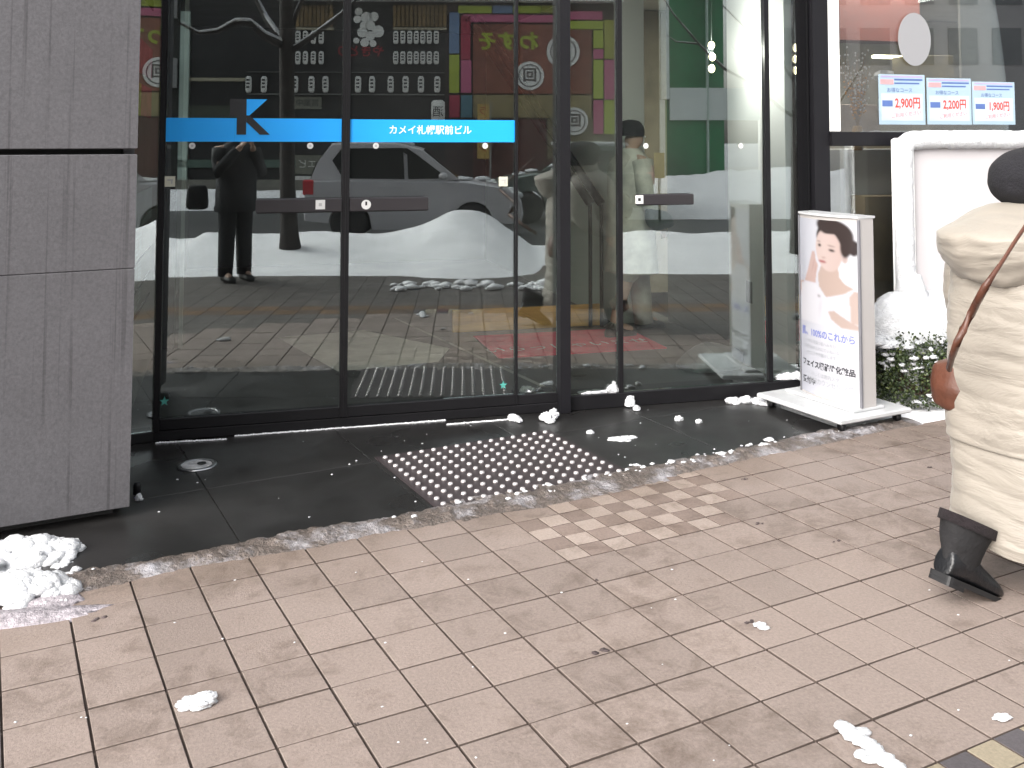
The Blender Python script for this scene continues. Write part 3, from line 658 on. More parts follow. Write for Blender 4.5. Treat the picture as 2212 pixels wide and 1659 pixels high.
nx, nz = 84, 230; vs = []; fs = []; cols = []
for j in range(nz+1):
    for i in range(nx+1):
        s, t = .02+.96*i/nx, .008+.984*j/nz; vs.append(PS(s, t, .002)); cols += [*(v_*.56 for v_ in print_col(s, t)), 1.]
for j in range(nz):
    for i in range(nx): k = j*(nx+1)+i; fs.append((k, k+nx+1, k+nx+2, k+1))
import numpy as np
A = np.array(cols).reshape(nz+1, nx+1, 4)
for _ in range(2):                                    # the soft tones of a printed photograph
    Bp = np.pad(A, ((1, 1), (1, 1), (0, 0)), 'edge'); A = (Bp[1:-1, 1:-1]*2+Bp[:-2, 1:-1]+Bp[2:, 1:-1]+Bp[1:-1, :-2]+Bp[1:-1, 2:])/6
cols = A.ravel().tolist()
me = bpy.data.meshes.new('advert_print'); me.from_pydata([tuple(v) for v in vs], [], fs)
ca = me.color_attributes.new('print', 'FLOAT_COLOR', 'POINT'); ca.data.foreach_set('color', cols)
pm = bpy.data.materials.new('advert_print'); pm.use_nodes = True; pb = pm.node_tree.nodes['Principled BSDF']; at = nd(pm.node_tree, 'ShaderNodeVertexColor', layer_name='print'); pm.node_tree.links.new(at.outputs[0], pb.inputs['Base Color']); pb.inputs['Roughness'].default_value = .25
link('advert_print', me, pm, sg, smooth=True)
inkb = mat('ink_blue', (0.1308, 0.1538, 0.3692), .5, 0); inkk = mat('ink_black', (0.03846, 0.03846, 0.04615), .5, 0); inkg = mat('ink_grey', (0.2769, 0.2846, 0.3077), .5, 0)
def line(txt, s, t, size, m, bold=0., al='CENTER', wx=1.):
    def T(a, b, c_):
        ss = s+a/(SQ0-SQ1); return PS(min(max(ss, .0), 1.), t-b/(SZ1-SZ0), .0032)
    text(txt, size, 'print_line', m, sg, T, al, bold=bold, wx=wx)
line('肌、100%のこれから', .50, .650, .049, inkb, .0012, wx=.86)
for k, tx in enumerate(('うるおいを保つ肌へみちびく', '毎日のお手入れにていねいな', 'ひとときをお届けします')): line(tx, .42, .700+k*.032, .021, inkg, .0003)
line('フェイス機能性化粧品', .50, .826, .040, inkk, .0016, wx=.95)
line('くわしくは店内スタッフへ', .55, .878, .026, inkg, .0005); line('無料カウンセリング', .56, .915, .034, inkg, .0008); line('受付中', .2, .925, .04, inkk, .001)
for k in range(2):
    for j, ch in enumerate('うつくしさはじまる'[: 9-k]): line(ch, .13-.055*k, .10+.033*j+.06*k, .021, inkg, .0005)

# ------------------------------------------------------------------ snowy board, heap and shrub to the right
bd = thing('notice_sign', 'big white framed board caked in snow behind the woman', 'board')
YB = 5.06
MB().cbox(3.84, 6.2, YB+.03, YB+.06, .25, 1.45, .003).build('panel', mat('board_white', (0.5077, 0.4846, 0.4962), .5, .02, 2), bd)
for nm, a in (('frame_side', (3.745, 3.842, .0, 1.50)), ('frame_top', (3.80, 6.2, 1.452, 1.515))):
    MB().cbox(a[0], a[1], YB, YB+.08, a[2], a[3], .012).build(nm, white_paint, bd)
MB().cbox(3.8425, 3.853, YB+.012, YB+.029, .25, 1.4515, .002).build('inner_strip', mat('frame_beige', (0.3462, 0.3231, 0.3154), .6), bd)  # beige strips along the inner edge of the frame
MB().cbox(3.8535, 6.2, YB+.012, YB+.029, 1.438, 1.4515, .002).build('inner_strip', mat('frame_beige', (0.3462, 0.3231, 0.3154), .6), bd)
mb = MB(); rr = random.Random(11)
def snow_rope(pts, r, step=.012, sq=1., seed=0):
    L = [Vector(p) for p in pts]; out = []; 
    for a, b in zip(L[:-1], L[1:]):
        k = max(2, int((b-a).length/step))
        for i in range(k): out.append(a.lerp(b, i/k))
    out.append(L[-1]); rs = []
    for i, p in enumerate(out):
        d = (out[min(i+1, len(out)-1)]-out[max(0, i-1)]).normalized(); y = Vector((0, 1, 0)); n_ = d.cross(y).normalized(); ring = []
        for k in range(14):
            t = 2*math.pi*k/14; q = n_*math.cos(t)*r[0]+y*math.sin(t)*r[1]; q *= 1+.10*noise.fractal((p+q)*22+Vector((seed, 0, 0)), .8, 2, 3)
            ring.append(p+q)
        rs.append(ring)
    mb.rings(rs)
snow_rope([(3.782, YB+.02, .35), (3.782, YB+.02, 1.40), (3.80, YB+.02, 1.46), (3.83, YB+.02, 1.485), (3.95, YB+.02, 1.492), (6.2, YB+.02, 1.492)], (.055, .055))
o = mb.build('snow_cap', snow, smooth=True); o['kind'] = 'stuff'
mb = MB(); blob(mb, (3.86, 5.06, .345), (.44, .19, .26), 4, .16, 5, True, 1.5); blob(mb, (4.45, 5.06, .30), (.6, .2, .24), 8, .2, 4); blob(mb, (3.80, 5.03, .50), (.085, .06, .20), 12, .35, 4); blob(mb, (4.1, 4.96, .30), (.2, .14, .14), 14, .35, 4)
for k in range(16): blob(mb, (3.46+.07*k*.8+rr.uniform(-.02, .02), 4.88+.05*rr.random(), .30+.06*rr.random()), (.05, .04, .035), k, .4, 2)
o = mb.build('snow_heap', snow, smooth=True); tag(o, 'bulging white snow heap lying on the shrub before the snowy board', 'snow heap')
sh = thing('shrub', 'low green shrub dusted with snow between the sign stand and the woman', 'shrub')
leafs = MB(); snb = MB(); rr = random.Random(5)
sc_ = Vector((3.80, 4.96, .03))
for k in range(8200):
    u, v = rr.uniform(0, 2*math.pi), rr.uniform(-.1, 1)
    rad = rr.uniform(.62, 1.08)**.5
    x = math.cos(u)*math.sqrt(max(0, 1-v*v*.6))*.36*rad*(1+.25*noise.noise(Vector((math.cos(u)*2, math.sin(u)*2, v*3)))); y = math.sin(u)*math.sqrt(max(0, 1-v*v*.6))*.20*rad; z = v*.37*rad
    p = sc_+Vector((x, y, z)); 
    if p.z < .01: continue
    d = Vector((rr.gauss(0, 1), rr.gauss(0, 1), rr.gauss(.4, 1))).normalized(); e = d.cross(Vector((rr.gauss(0, 1), rr.gauss(0, 1), rr.gauss(0, 1)))).normalized(); l, wd = rr.uniform(.014, .024), rr.uniform(.006, .010); up = d.cross(e)*wd*.4
    leafs.add([p, p+d*l*.5+e*wd+up, p+d*l, p+d*l*.5-e*wd+up], [(0, 1, 2, 3)], rr.choice((0, 0, 0, 1, 2)))
    if rr.random() < (.030 if z > .16 else .012): blob(snb, p+Vector((0, 0, .008)), (rr.uniform(.010, .034), .018, .010), k, .7, 2, False)
o = leafs.build('foliage', [mat('leaf_green', (0.03231, 0.05077, 0.01538), .5, .3, 30), mat('leaf_light', (0.07692, 0.09615, 0.02692), .5, .3, 30), mat('leaf_dark', (0.01538, 0.02308, 0.01), .5, .3, 30)], sh, fix=False)
o = snb.build('snow_dusting', snow, sh, True, fix=False); o['kind'] = 'stuff'
tw = MB()
for k in range(26):
    a = rr.uniform(0, 6.28); e = sc_+Vector((math.cos(a)*.28, math.sin(a)*.15, rr.uniform(.1, .27))); tw.tube([sc_, sc_.lerp(e, .6)+Vector((0, 0, -.02)), e], [.008, .005, .002], 4)
tw.build('branches', mat('twig', (.09, .06, .04), .8), sh)

# ------------------------------------------------------------------ loose snow
def clump(name, parts, label, seed, m=None, sub=4, rough=.4):
    mb = MB()
    rq = random.Random(seed)
    for i, (c_, r) in enumerate(parts):
        blob(mb, c_, tuple(v*.86 for v in r), seed+i*3, rough, sub, True, 1.7)
        for k in range(16):
            a, e = rq.uniform(0, 6.28), rq.uniform(-.15, 1.2); f = rq.uniform(.16, .38)
            blob(mb, (c_[0]+r[0]*.8*math.cos(a)*math.cos(e), c_[1]+r[1]*.8*math.sin(a)*math.cos(e), c_[2]+r[2]*.75*math.sin(e)), (r[0]*f, r[1]*f, min(r)*f*1.2), seed+k*5, .6, 2, False)
    o = mb.build(name, m or snow, smooth=True); return tag(o, label, 'snow clump')
g_ = gnd
clump('snow_clump', [(g_(430, 1517, .006), (.052, .036, .018)), (g_(405, 1520, .006), (.03, .025, .009)), (g_(452, 1505, .006), (.02, .018, .012))], 'small white snow clump alone on the beige tiles nearest the camera', 21)
clump('snow_clump', [(g_(1110, 905, .01), (.037, .03, .028)), (g_(1122, 910, .01), (.02, .02, .012))], 'snow clump below the edge of the right sliding door', 31)
clump('snow_clump', [(g_(1178, 903, .015), (.037, .03, .03)), (g_(1196, 899, .02), (.028, .026, .043)), (g_(1188, 910, .01), (.03, .03, .018))], 'two-humped snow clump at the foot of the thick mullion', 41)
clump('snow_clump', [((1.545, DF+.05, .115), (.045, .035, .022))], 'snow lump on the sill left of the thick mullion', 51)
clump('snow_clump', [((1.93, DF+.03, .085), (.10, .03, .014)), ((2.03, DF+.02, .09), (.045, .03, .04)), ((2.04, DF+.02, .12), (.014, .014, .03))], 'snow wedge piled on the sill right of the thick mullion', 61)
clump('snow_clump', [(g_(1360, 872, .02), (.035, .03, .05)), (g_(1375, 884, .01), (.022, .02, .02))], 'upright snow lump below the sill behind the tactile pad', 71)
clump('snow_clump', [(g_(x, y, .01), (.05, .04, .025)) for x, y in ((1585, 868), (1610, 866), (1640, 868), (1660, 872))], 'row of snow lumps on dark slabs beside the sign base', 81, rough=.5)
clump('snow_clump', [((3.12, DF+.02, .095), (.09, .04, .03)), ((3.17, DF+.0, .10), (.05, .04, .03))], 'snow on the sill under the last glass pane', 84)
clump('snow_clump', [(g_(1466, 907, .005), (.028, .02, .02))], 'small wet snow bit on dark slabs left of a smaller one', 91)
clump('snow_clump', [(g_(1510, 912, .005), (.02, .015, .018))], 'tiny wet snow bit on dark slabs right of a larger one', 95)
clump('snow_clump', [(g_(x, y, .004), (.05, .03, .008)) for x, y in ((1332, 948), (1345, 950), (1355, 946))], 'thin icy splash of snow on the slabs beyond the tactile pad', 101)
clump('snow_clump', [(g_(1275, 935, .004), (.02, .016, .014))], 'lone snow bit beside the far corner of the tactile pad', 105)
clump('snow_clump', [(g_(300, 1078, .01), (.016, .014, .024))], 'little white snow lump at the corner of the stone wall', 111)
o = MB().lathe([(.016, 0), (.016, .04), (.012, .05)], g_(296, 1068), 12).build('door_stop', black_metal, None, True); tag(o, 'little black rubber stop at the corner of the stone wall', 'door stop')
clump('snow_clump', [(g_(1640, 1350, .004), (.022, .012, .007)), (g_(1650, 1356, .003), (.02, .012, .004))], 'flake of snow on the tiles in the middle of the paving', 121)
clump('snow_clump', [(g_(2165, 1550, .004), (.026, .016, .008))], 'flake of snow on the tiles above the grey and cream band', 125)
mb = MB(); a, b = g_(1820, 1568, .006), g_(1945, 1668, .006)
for k in range(26):
    p = a.lerp(b, k/25)+Vector((random.uniform(-.006, .006), random.uniform(-.006, .006), 0)); blob(mb, p, (.022, .020, .011+.004*random.random()), k, .4, 2)
for x, y in ((1865, 1582), (1850, 1580), (1840, 1592), (1878, 1640), (1862, 1630)): blob(mb, g_(x, y, .004), (.022, .018, .008), x, .5, 2)
tag(mb.build('snow_streak', snow, smooth=True), 'long white streak of snow on the tiles at the lower right', 'snow clump')
# ploughed pile at the lower left
mb = MB(); 
rq = random.Random(77)
for (cx_, cy_, w_, d_, h_) in ((40, 1208, .20, .085, .055), (14, 1290, .20, .085, .055)):
    c0 = g_(cx_, cy_, 0.); blob(mb, c0, (w_*.8, d_*.75, h_*.85), 201+cy_, .2, 5, True, 2.4)
    for k in range(150):
        a, t = rq.uniform(0, 6.283), rq.random()**.5; rr_ = rq.uniform(.012, .036)
        blob(mb, (c0.x+w_*t*math.cos(a), c0.y+d_*t*math.sin(a), h_*(1-t*t)*.95+.004), (rr_*1.25, rr_, rr_*.75), k, .5, 2, False)
blob(mb, g_(-110, 1245, 0), (.22, .15, .06), 211, .35, 4)
for k in range(70): blob(mb, g_(random.gauss(112, 24), random.uniform(1165, 1310), .002), (random.uniform(.004, .022), random.uniform(.004, .018), random.uniform(.003, .016)), k, .8, 2)
tag(mb.build('snow_pile', snow, smooth=True), 'two-lobed pile of white snow at the foot of the stone wall', 'snow pile')
mb = MB(); blob(mb, g_(-20, 1345, -.004), (.32, .06, .02), 221, .4, 4); blob(mb, g_(95, 1305, -.004), (.12, .06, .018), 225, .4, 4)
slush_grey = mat('slush_grey', (0.3231, 0.2923, 0.3154), .45, .45, 14, grain=.3, bump=.8, bscale=50, spec=.6)
o = mb.build('melting_snow', slush_grey, smooth=True); o['kind'] = 'stuff'
# slush line along the edge of the dark slabs: one mass nobody could count
def slush_mat():
    m = mat('slush', (0.1192, 0.09615, 0.08308), .35, .35, 18, grain=.35, gscale=70, bump=1., bscale=60, spec=.6)
    nt = m.node_tree; L = nt.links.new; b = nt.nodes['Principled BSDF']; src = b.inputs['Base Color'].links[0].from_socket
    ge = nd(nt, 'ShaderNodeNewGeometry'); n = nd(nt, 'ShaderNodeTexNoise', Scale=5., Detail=6., Roughness=.7); L(ge.outputs['Position'], n.inputs['Vector'])
    mr = nd(nt, 'ShaderNodeMapRange'); mr.inputs[1].default_value = .50; mr.inputs[2].default_value = .70; L(n.outputs[0], mr.inputs[0])
    mx = nd(nt, 'ShaderNodeMix', data_type='RGBA'); mx.inputs[7].default_value = (.42, .41, .44, 1); L(mr.outputs[0], mx.inputs[0]); L(src, mx.inputs[6]); L(mx.outputs[2], b.inputs['Base Color'])
    return m
slm = slush_mat()
vs = []; fs = []; nu, nv = 900, 12; p0, p1 = -.4, 4.4
def ridge(p): return QB+.045+.05*math.sin((p-2)*.75)**2*(1 if p > 2.4 else .6)+.025*noise.noise(Vector((p*3, 4, 0)))
for i in range(nu+1):
    p = p0+(p1-p0)*i/nu; wdt = .068+.03*noise.noise(Vector((p*2.3, 1, 0)))+(.03 if 1.7 < p < 2.7 else 0)
    for j in range(nv+1):
        t = j/nv*2-1; q = ridge(p)-.03+wdt*1.25*t+.012*noise.noise(Vector((p*30, t, 3)))
        h = (1-t*t)*(.008+.016*max(0, noise.fractal(Vector((p*14, q*14, 0)), .8, 2, 4)+.2))
        vs.append(XY(p, q, -.001+h))
for i in range(nu):
    for j in range(nv): k = i*(nv+1)+j; fs.append((k, k+nv+1, k+nv+2, k+1))
mb = MB().add(vs, fs)
o = mb.build('slush_line', slm, smooth=True, fix=False); o['kind'] = 'stuff'
mb = MB(); rr = random.Random(17)
for k in range(300):
    p = rr.uniform(-.1, 4.2); white = .06+.34*(1.95 < p < 3.5)
    if rr.random() > white: continue
    q = ridge(p)+rr.gauss(.01, .03); s = rr.uniform(.003, .011)*(1.7 if rr.random() < .10 else 1); blob(mb, XY(p, q, .010), (s*1.4, s, s*.7), k, .8, 2)
for k in range(46):
    p = rr.uniform(.6, 3.9); q = rr.uniform(3.75, 5.0); w = XY(p, q)
    if w.y > DF-.03: continue
    s = rr.uniform(.0015, .0045); blob(mb, w+Vector((0, 0, .004)), (s*1.4, s, s*.7), k, .5, 1)
for k in range(34):
    w = g_(rr.uniform(0, 2200), rr.uniform(1150, 1650)); s = rr.uniform(.002, .004); blob(mb, w, (s*1.3, s, s*.6), k, .5, 1)
o = mb.build('snow_crumbs', snow, smooth=True, fix=False); o['kind'] = 'stuff'
# thin white line of snow under the base rail
mb = MB()
for a, b in (((340, 957), (492, 949)), ((510, 942), (965, 908)), ((968, 917), (1105, 906))):
    A, B = g_(*a, .004), g_(*b, .004); n_ = int((B-A).length/.012)
    for k in range(n_): blob(mb, A.lerp(B, k/n_)+Vector((0, random.uniform(-.003, .003), 0)), (.010, .006, .006), k, .5, 1)
o = mb.build('snow_line', dirty_snow, smooth=True, fix=False); o['kind'] = 'stuff'
# dark crumbs of grit on the tiles
mb = MB()
for x, y, s in ((1295, 1405, .024), (1288, 1252, .009), (1640, 1130, .014), (1808, 1168, .012), (1615, 1345, .015), (208, 1337, .02), (1610, 1035, .01), (2010, 1010, .012), (770, 2*782, .005)):
    for k in range(6): blob(mb, g_(x, y, .001)+Vector((random.gauss(0, s*.7), random.gauss(0, s*.35), 0)), (s*.5, s*.35, .003), k, .6, 1)
o = mb.build('grit', mat('grit', (0.05385, 0.03846, 0.03846), .7, .3), smooth=True, fix=False); o['kind'] = 'stuff'
# ------------------------------------------------------------------ people
def head(parent, c, f, r=.098, cover=None, name='head'):
    """head facing the horizontal unit vector f: skull, jaw, nose, ears, eyes, mouth; returned as its pieces' frame"""
    f = Vector((f[0], f[1], 0)).normalized(); s_ = Vector((-f.y, f.x, 0)); c = Vector(c)
    def L(a, b, z): return c+f*a+s_*b+Vector((0, 0, z))
    return L
def face_bits(parent, L):
    ew = mat('eye_white', (.7, .68, .66), .3); ed = mat('eye_dark', (.02, .015, .012), .3); lip = mat('lips', (.42, .17, .15), .5)
    e = MB(); d = MB()
    for k in (-1, 1):
        e.ell(L(.083, k*.032, .012), (.012, .012, .009), 10, 8); d.ell(L(.0925, k*.032, .012), (.005, .005, .006), 8, 6)
    e.build('eyes', ew, parent, True); d.build('pupils', ed, parent, True)
    MB().ell(L(.093, 0, -.052), (.009, .022, .007), 12, 8).build('mouth', lip, parent, True)
def loft(prof, n=56, wr=.0, seed=0, wf=12., ridge=0., rp=.09, se=1.):
    """body shell: prof rows (z, cx, cy, rx, ry)"""
    rs = []
    for i in range(len(prof)):
        z, cx, cy, a, b = prof[i]; ring = []
        for k in range(n):
            t = 2*math.pi*k/n; d = Vector((math.cos(t), math.sin(t), 0))
            w = 1+wr*noise.fractal(Vector((d.x*1.2+seed, d.y*1.2, z*wf*.5)), .9, 2, 4)
            if ridge: w += ridge*(abs(math.sin(math.pi*(z+.010*math.sin(3*t+seed)+.006*math.sin(7*t+z*9))/rp))**.45-.6)
            ex, ey = math.copysign(abs(d.x)**se, d.x), math.copysign(abs(d.y)**se, d.y)
            ring.append(Vector((cx+a*ex*w, cy+b*ey*w, z)))
        rs.append(ring)
    return rs
def interp(rows, m):
    out = []
    for i in range(m+1):
        t = i/m*(len(rows)-1); k = min(int(t), len(rows)-2); u = t-k
        r0, r1, r2, r3 = rows[max(0, k-1)], rows[k], rows[k+1], rows[min(len(rows)-1, k+2)]
        out.append([.5*((2*r1[j])+(-r0[j]+r2[j])*u+(2*r0[j]-5*r1[j]+4*r2[j]-r3[j])*u*u+(-r0[j]+3*r1[j]-3*r2[j]+r3[j])*u**3) for j in range(len(r1))])
    return out

def coat_material(name, col, bs=1.):
    m = mat(name, col, .62, .05, 6, bump=0)
    nt = m.node_tree; L = nt.links.new; b = nt.nodes['Principled BSDF']
    tc = nd(nt, 'ShaderNodeTexCoord'); mp = nd(nt, 'ShaderNodeMapping'); mp.inputs['Scale'].default_value = (4.2, 4.2, 13); L(tc.outputs['Object'], mp.inputs[0])
    n = nd(nt, 'ShaderNodeTexNoise', Scale=1.1, Detail=4., Roughness=.55); n.inputs['Distortion'].default_value = .7; L(mp.outputs[0], n.inputs['Vector'])
    bp = nd(nt, 'ShaderNodeBump', Strength=.48*bs, Distance=.035); L(n.outputs[0], bp.inputs['Height']); L(bp.outputs[0], b.inputs['Normal'])
    b.inputs['Sheen Weight'].default_value = .15
    return m
coat_m = coat_material('padded_coat', (.262, .235, .200))
# --- woman walking to the right along the paving; local frame: +x her walking direction, origin below her body
wq0 = Vector((*pq(*gnd(2130, 1290).xy), 0))
WP, WQ = pq(*onQ(2244, 700, wq0.y).xy)[0], wq0.y
wm = thing('person', 'woman in long cream padded coat, black knit hat and black boots walking past', 'person')
wm.location = XY(WP, WQ); wm.rotation_euler = (0, 0, PHI)
lean = .03
J = [((0, 0, .80), (.12, .14)), ((.01, 0, .98), (.11, .13)), ((.03, 0, 1.12), (.09, .12)), ((.05, 0, 1.235), .05), ((.06, 0, 1.285), .048), ((.065, 0, 1.34), (.088, .07)), ((.06, 0, 1.40), (.078, .068)),
     ((.04, -.14, 1.10), .05), ((.06, -.235, .92), .045), ((.20, -.22, .74), .035), ((.26, -.21, .70), (.035, .018)),
     ((.04, .14, 1.10), .05), ((-.02, .235, .92), .045), ((.10, .22, .74), .035), ((.15, .21, .70), (.035, .018)),
     ((-.04, -.07, .74), .085), ((-.10, .02, .48), .045), ((-.255, .03, .25), .018), ((-.385, .02, .11), (.020, .018)),
     ((.06, .085, .74), .085), ((.22, .09, .45), .06), ((.33, .09, .10), .04), ((.46, .09, .045), (.035, .03)), ((.15, 0, 1.325), .018), ((.145, 0, 1.29), .028)]
E_ = [(0, 1), (1, 2), (2, 3), (3, 4), (4, 5), (5, 6), (2, 7), (7, 8), (8, 9), (9, 10), (2, 11), (11, 12), (12, 13), (13, 14), (0, 15), (15, 16), (16, 17), (17, 18), (0, 19), (19, 20), (20, 21), (21, 22), (5, 23), (4, 24)]
wb = skin('body', J, E_, [skin_m, mat('black_tights', (.007, .007, .008), .8, .2, 20)], wm, 2)
for p_ in wb.data.polygons:
    if p_.center.z < .66 and abs(p_.center.y) < .17: p_.material_index = 1
Lh = head(wm, (.065, 0, 1.35), (1, 0)); face_bits(wm, Lh)
def hand(parent, w, f, up, m, flip=1, s=1.):
    """palm, four unequal curled fingers and a thumb as one mesh"""
    f = Vector(f).normalized(); up = Vector(up).normalized(); sd_ = f.cross(up).normalized()*flip; w = Vector(w); mb = MB()
    mb.rings([[w+f*a*s+sd_*math.cos(t)*b*s+up*math.sin(t)*c_*s for t in [2*math.pi*k/12 for k in range(12)]] for a, b, c_ in ((-.01, .026, .020), (.02, .034, .018), (.06, .040, .015), (.085, .038, .012))])
    for i, ln in enumerate((.066, .075, .070, .055)):
        b0 = w+f*.08*s+sd_*(.03-.02*i)*s
        mb.tube([b0, b0+f*ln*.45*s-up*.004*s, b0+f*ln*.75*s-up*.022*s, b0+f*ln*.78*s-up*.045*s], [.0095*s, .009*s, .008*s, .006*s], 8)
    t0_ = w+f*.02*s+sd_*.03*s; mb.tube([t0_, t0_+f*.03*s+sd_*.028*s-up*.01*s, t0_+f*.06*s+sd_*.03*s-up*.02*s], [.012*s, .010*s, .007*s], 8)
    return mb.build('hand', m, parent, True)
hand(wm, (.245, -.212, .712), (1, 0, -.35), (0, -1, .2), skin_m); hand(wm, (.135, .212, .712), (1, 0, -.35), (0, 1, .2), skin_m, -1)
rows = [(.150, .0, 0, .312, .222), (.20, -.002, 0, .308, .226), (.32, .0, 0, .290, .235), (.43, .0, 0, .278, .24), (.466, 0, 0, .268, .245), (.478, 0, 0, .283, .252), (.60, .01, 0, .288, .25), (.75, .012, 0, .290, .245), (.90, .012, 0, .285, .245), (1.02, .012, 0, .272, .24), (1.12, .02, 0, .25, .235), (1.19, .035, 0, .19, .19), (1.235, .05, 0, .11, .10), (1.262, .055, 0, .085, .08)]
dense = interp(rows, 260)
rs = loft(dense, 112, .022, 3, 9, .020, .070, .64)
for i, ring in enumerate(rs):                         # the hem swings and dips towards the front
    z0 = dense[i][0]
    if z0 < .32:
        for v in ring: v.z += max(0, .32-z0)/.17*(.012*max(0, -v.x/.3)**1.5+.012*math.sin(v.y*14))
MB().rings(rs).build('coat', coat_m, wm, True)
slv = []
for z, x, y, a, b in interp([(1.20, .035, -.15, .055, .05), (1.12, .03, -.215, .10, .075), (1.0, .03, -.245, .105, .078), (.88, .05, -.26, .10, .075), (.80, .11, -.262, .095, .07), (.74, .19, -.255, .075, .06), (.72, .225, -.25, .06, .05)], 60):
    slv.append((z, x, y, a, b))
MB().rings(loft(slv, 48, .04, 9, 14, .03, .075)).build('sleeve', coat_m, wm, True)
MB().rings(loft([(z, x-.06, -y, a, b) for z, x, y, a, b in slv], 48, .04, 5, 14, .03, .075)).build('sleeve', coat_m, wm, True)
def pillow(prof, c_y, half, n=14, pw=.42, cx=None, cz=None, dens=6, wr=0., seed=0):
    P = []
    m_ = len(prof)
    for i in range(m_):
        a, b = Vector(prof[i]), Vector(prof[(i+1) % m_])
        for k in range(dens): P.append(a.lerp(b, k/dens))
    # round the corners
    for _ in range(2): P = [(P[i-1]+P[i]*2+P[(i+1) % len(P)])/4 for i in range(len(P))]
    ce = sum(P, Vector((0, 0)))/len(P)
    if cx is not None: ce = Vector((cx, cz))
    rs = []
    for i in range(n+1):
        t = -1+2*i/n; t *= .995; k = (1-t*t)**pw; ring = []
        for q in P:
            w = ce+(q-ce)*k; z = w.y
            o_ = wr*noise.fractal(Vector((w.x*9+seed, t*2, z*16)), .9, 2, 3); ring.append(Vector((w.x+o_, c_y+half*t, z+o_)))
        rs.append(ring)
    return rs
hood = [(-.06, 1.275), (-.10, 1.285), (-.16, 1.262), (-.26, 1.222), (-.375, 1.182), (-.365, 1.13), (-.345, 1.075), (-.29, 1.02), (-.22, .992), (-.15, 1.02), (-.07, 1.12), (-.02, 1.2)]
MB().rings(pillow(hood, 0, .20, 16, .36, wr=.012, seed=2)).build('hood', coat_material('padded_hood', (.275, .246, .209), .6), wm, True)
col_r = interp([(1.215, .04, 0, .125, .12), (1.25, .03, 0, .125, .12), (1.285, .02, 0, .118, .112), (1.30, .02, 0, .10, .095)], 20)
MB().rings(loft(col_r, 48, .03, 7, 20, .0)).build('collar', coat_m, wm, True)
knit = mat('black_knit', (.006, .0055, .0085), .9, .25, 40, bump=.5, bscale=130)
hat_r = interp([(1.262, .0, 0, .105, .098), (1.295, -.002, 0, .150, .128), (1.345, .0, 0, .168, .140), (1.395, .010, 0, .158, .134), (1.44, .030, 0, .125, .108), (1.466, .05, 0, .075, .065), (1.474, .055, 0, .02, .02)], 60)
hr = loft(hat_r, 64, .03, 1, 24, .0)
for ring in hr:
    for v in ring: v.z += -.10*v.x+ .012*math.sin(v.x*40+v.z*20)*0
    for v in ring:
        if v.x > .10 and v.z < 1.36: v.z += (v.x-.10)*.9
MB().rings(hr).build('knit_hat', knit, wm, True)
MB().tube([(-.135, -.085, 1.385), (-.085, -.122, 1.362), (-.03, -.140, 1.344)], .0018, 5).build('hat_seam', mat('seam_grey', (.3, .28, .3)), wm, True)
def boot(parent, T, name='boot'):
    lea = mat('boot_leather', (.006, .0065, .008), .30, .3, 12, bump=.25, bscale=40); su = mat('boot_shaft', (.007, .0065, .0075), .85, .3, 20, bump=.4); so = mat('boot_sole', (.008, .008, .009), .6)
    b = bpy.data.objects.new(name, None); COL.objects.link(b); b.parent = parent
    # profile rows along the foot: x, half width, top, bottom
    foot = [(-.075, .020, .075, .018), (-.070, .034, .10, .012), (-.04, .040, .115, .012), (0, .041, .125, .014), (.04, .042, .105, .016), (.08, .045, .085, .014), (.12, .048, .073, .013), (.155, .046, .062, .013), (.18, .036, .05, .014), (.192, .018, .035, .018)]
    rs = []
    for x, w, zt, zb in interp(foot, 40):
        ring = []
        for k in range(20):
            t = 2*math.pi*k/20; c_, s_ = math.cos(t), math.sin(t); c_ = math.copysign(abs(c_)**.6, c_); s_ = math.copysign(abs(s_)**(.5 if s_ < 0 else .9), s_); ring.append(T(x, w*c_*(1 if s_ < 0 else (1-.25*s_)), (zt+zb)/2+(zt-zb)/2*s_))
        rs.append(ring)
    MB().rings(rs).build('foot', lea, b, True)
    sh_ = []
    for z, x, a, w in interp([(.05, -.004, .068, .040), (.09, -.008, .074, .046), (.11, -.012, .078, .052), (.14, -.014, .084, .060), (.165, -.014, .088, .066), (.185, -.014, .091, .070), (.195, -.014, .090, .070)], 24):
        sh_.append([T(x+a*math.cos(t)*(1+.03*math.sin(5*t+z*60)), w*math.sin(t), z) for t in [2*math.pi*k/28 for k in range(28)]])
    MB().rings(sh_).build('shaft', su, b, True)
    pts = [(x, w+.004) for x, w, _, _ in interp(foot, 20)]
    outl = pts+[(x, -w) for x, w in reversed(pts)]
    def bend(z): return lambda a, c_: T(a, c_, z+(.0 if a > -.01 else 0))
    MB().prism(outl, bend(.0), bend(.016)).build('sole', so, b)
    heel = [(x, w) for x, w in outl if x < -.012]
    MB().prism(heel, bend(-.014), bend(-.0005)).build('heel', so, b)
    cu = [[T(-.014+.098*math.cos(t), .078*math.sin(t), z) for t in [2*math.pi*k/28 for k in range(28)]] for z in (.172, .182, .195, .204)]
    MB().rings(cu).build('cuff', mat('boot_cuff', (.012, .007, .009), .95, .4, 60, bump=.8, bscale=150), b, True)
    return b
def boot_T(x, y, z, pitch, yaw=0.):
    cp, sp_ = math.cos(pitch), math.sin(pitch)
    def T(a, b, c_):
        a, b, c_ = .12+(a-.12)*1.08, b*1.05, c_*1.0
        u, w = (a-.12)*cp+c_*sp_, -(a-.12)*sp_+c_*cp
        return Vector((x+u*math.cos(yaw)-b*math.sin(yaw), y+u*math.sin(yaw)+b*math.cos(yaw), z+w))
    return T
boot(wm, boot_T(-.318, .02, .004, math.radians(26)))
boot(wm, boot_T(.42, .09, .004, math.radians(-3)))
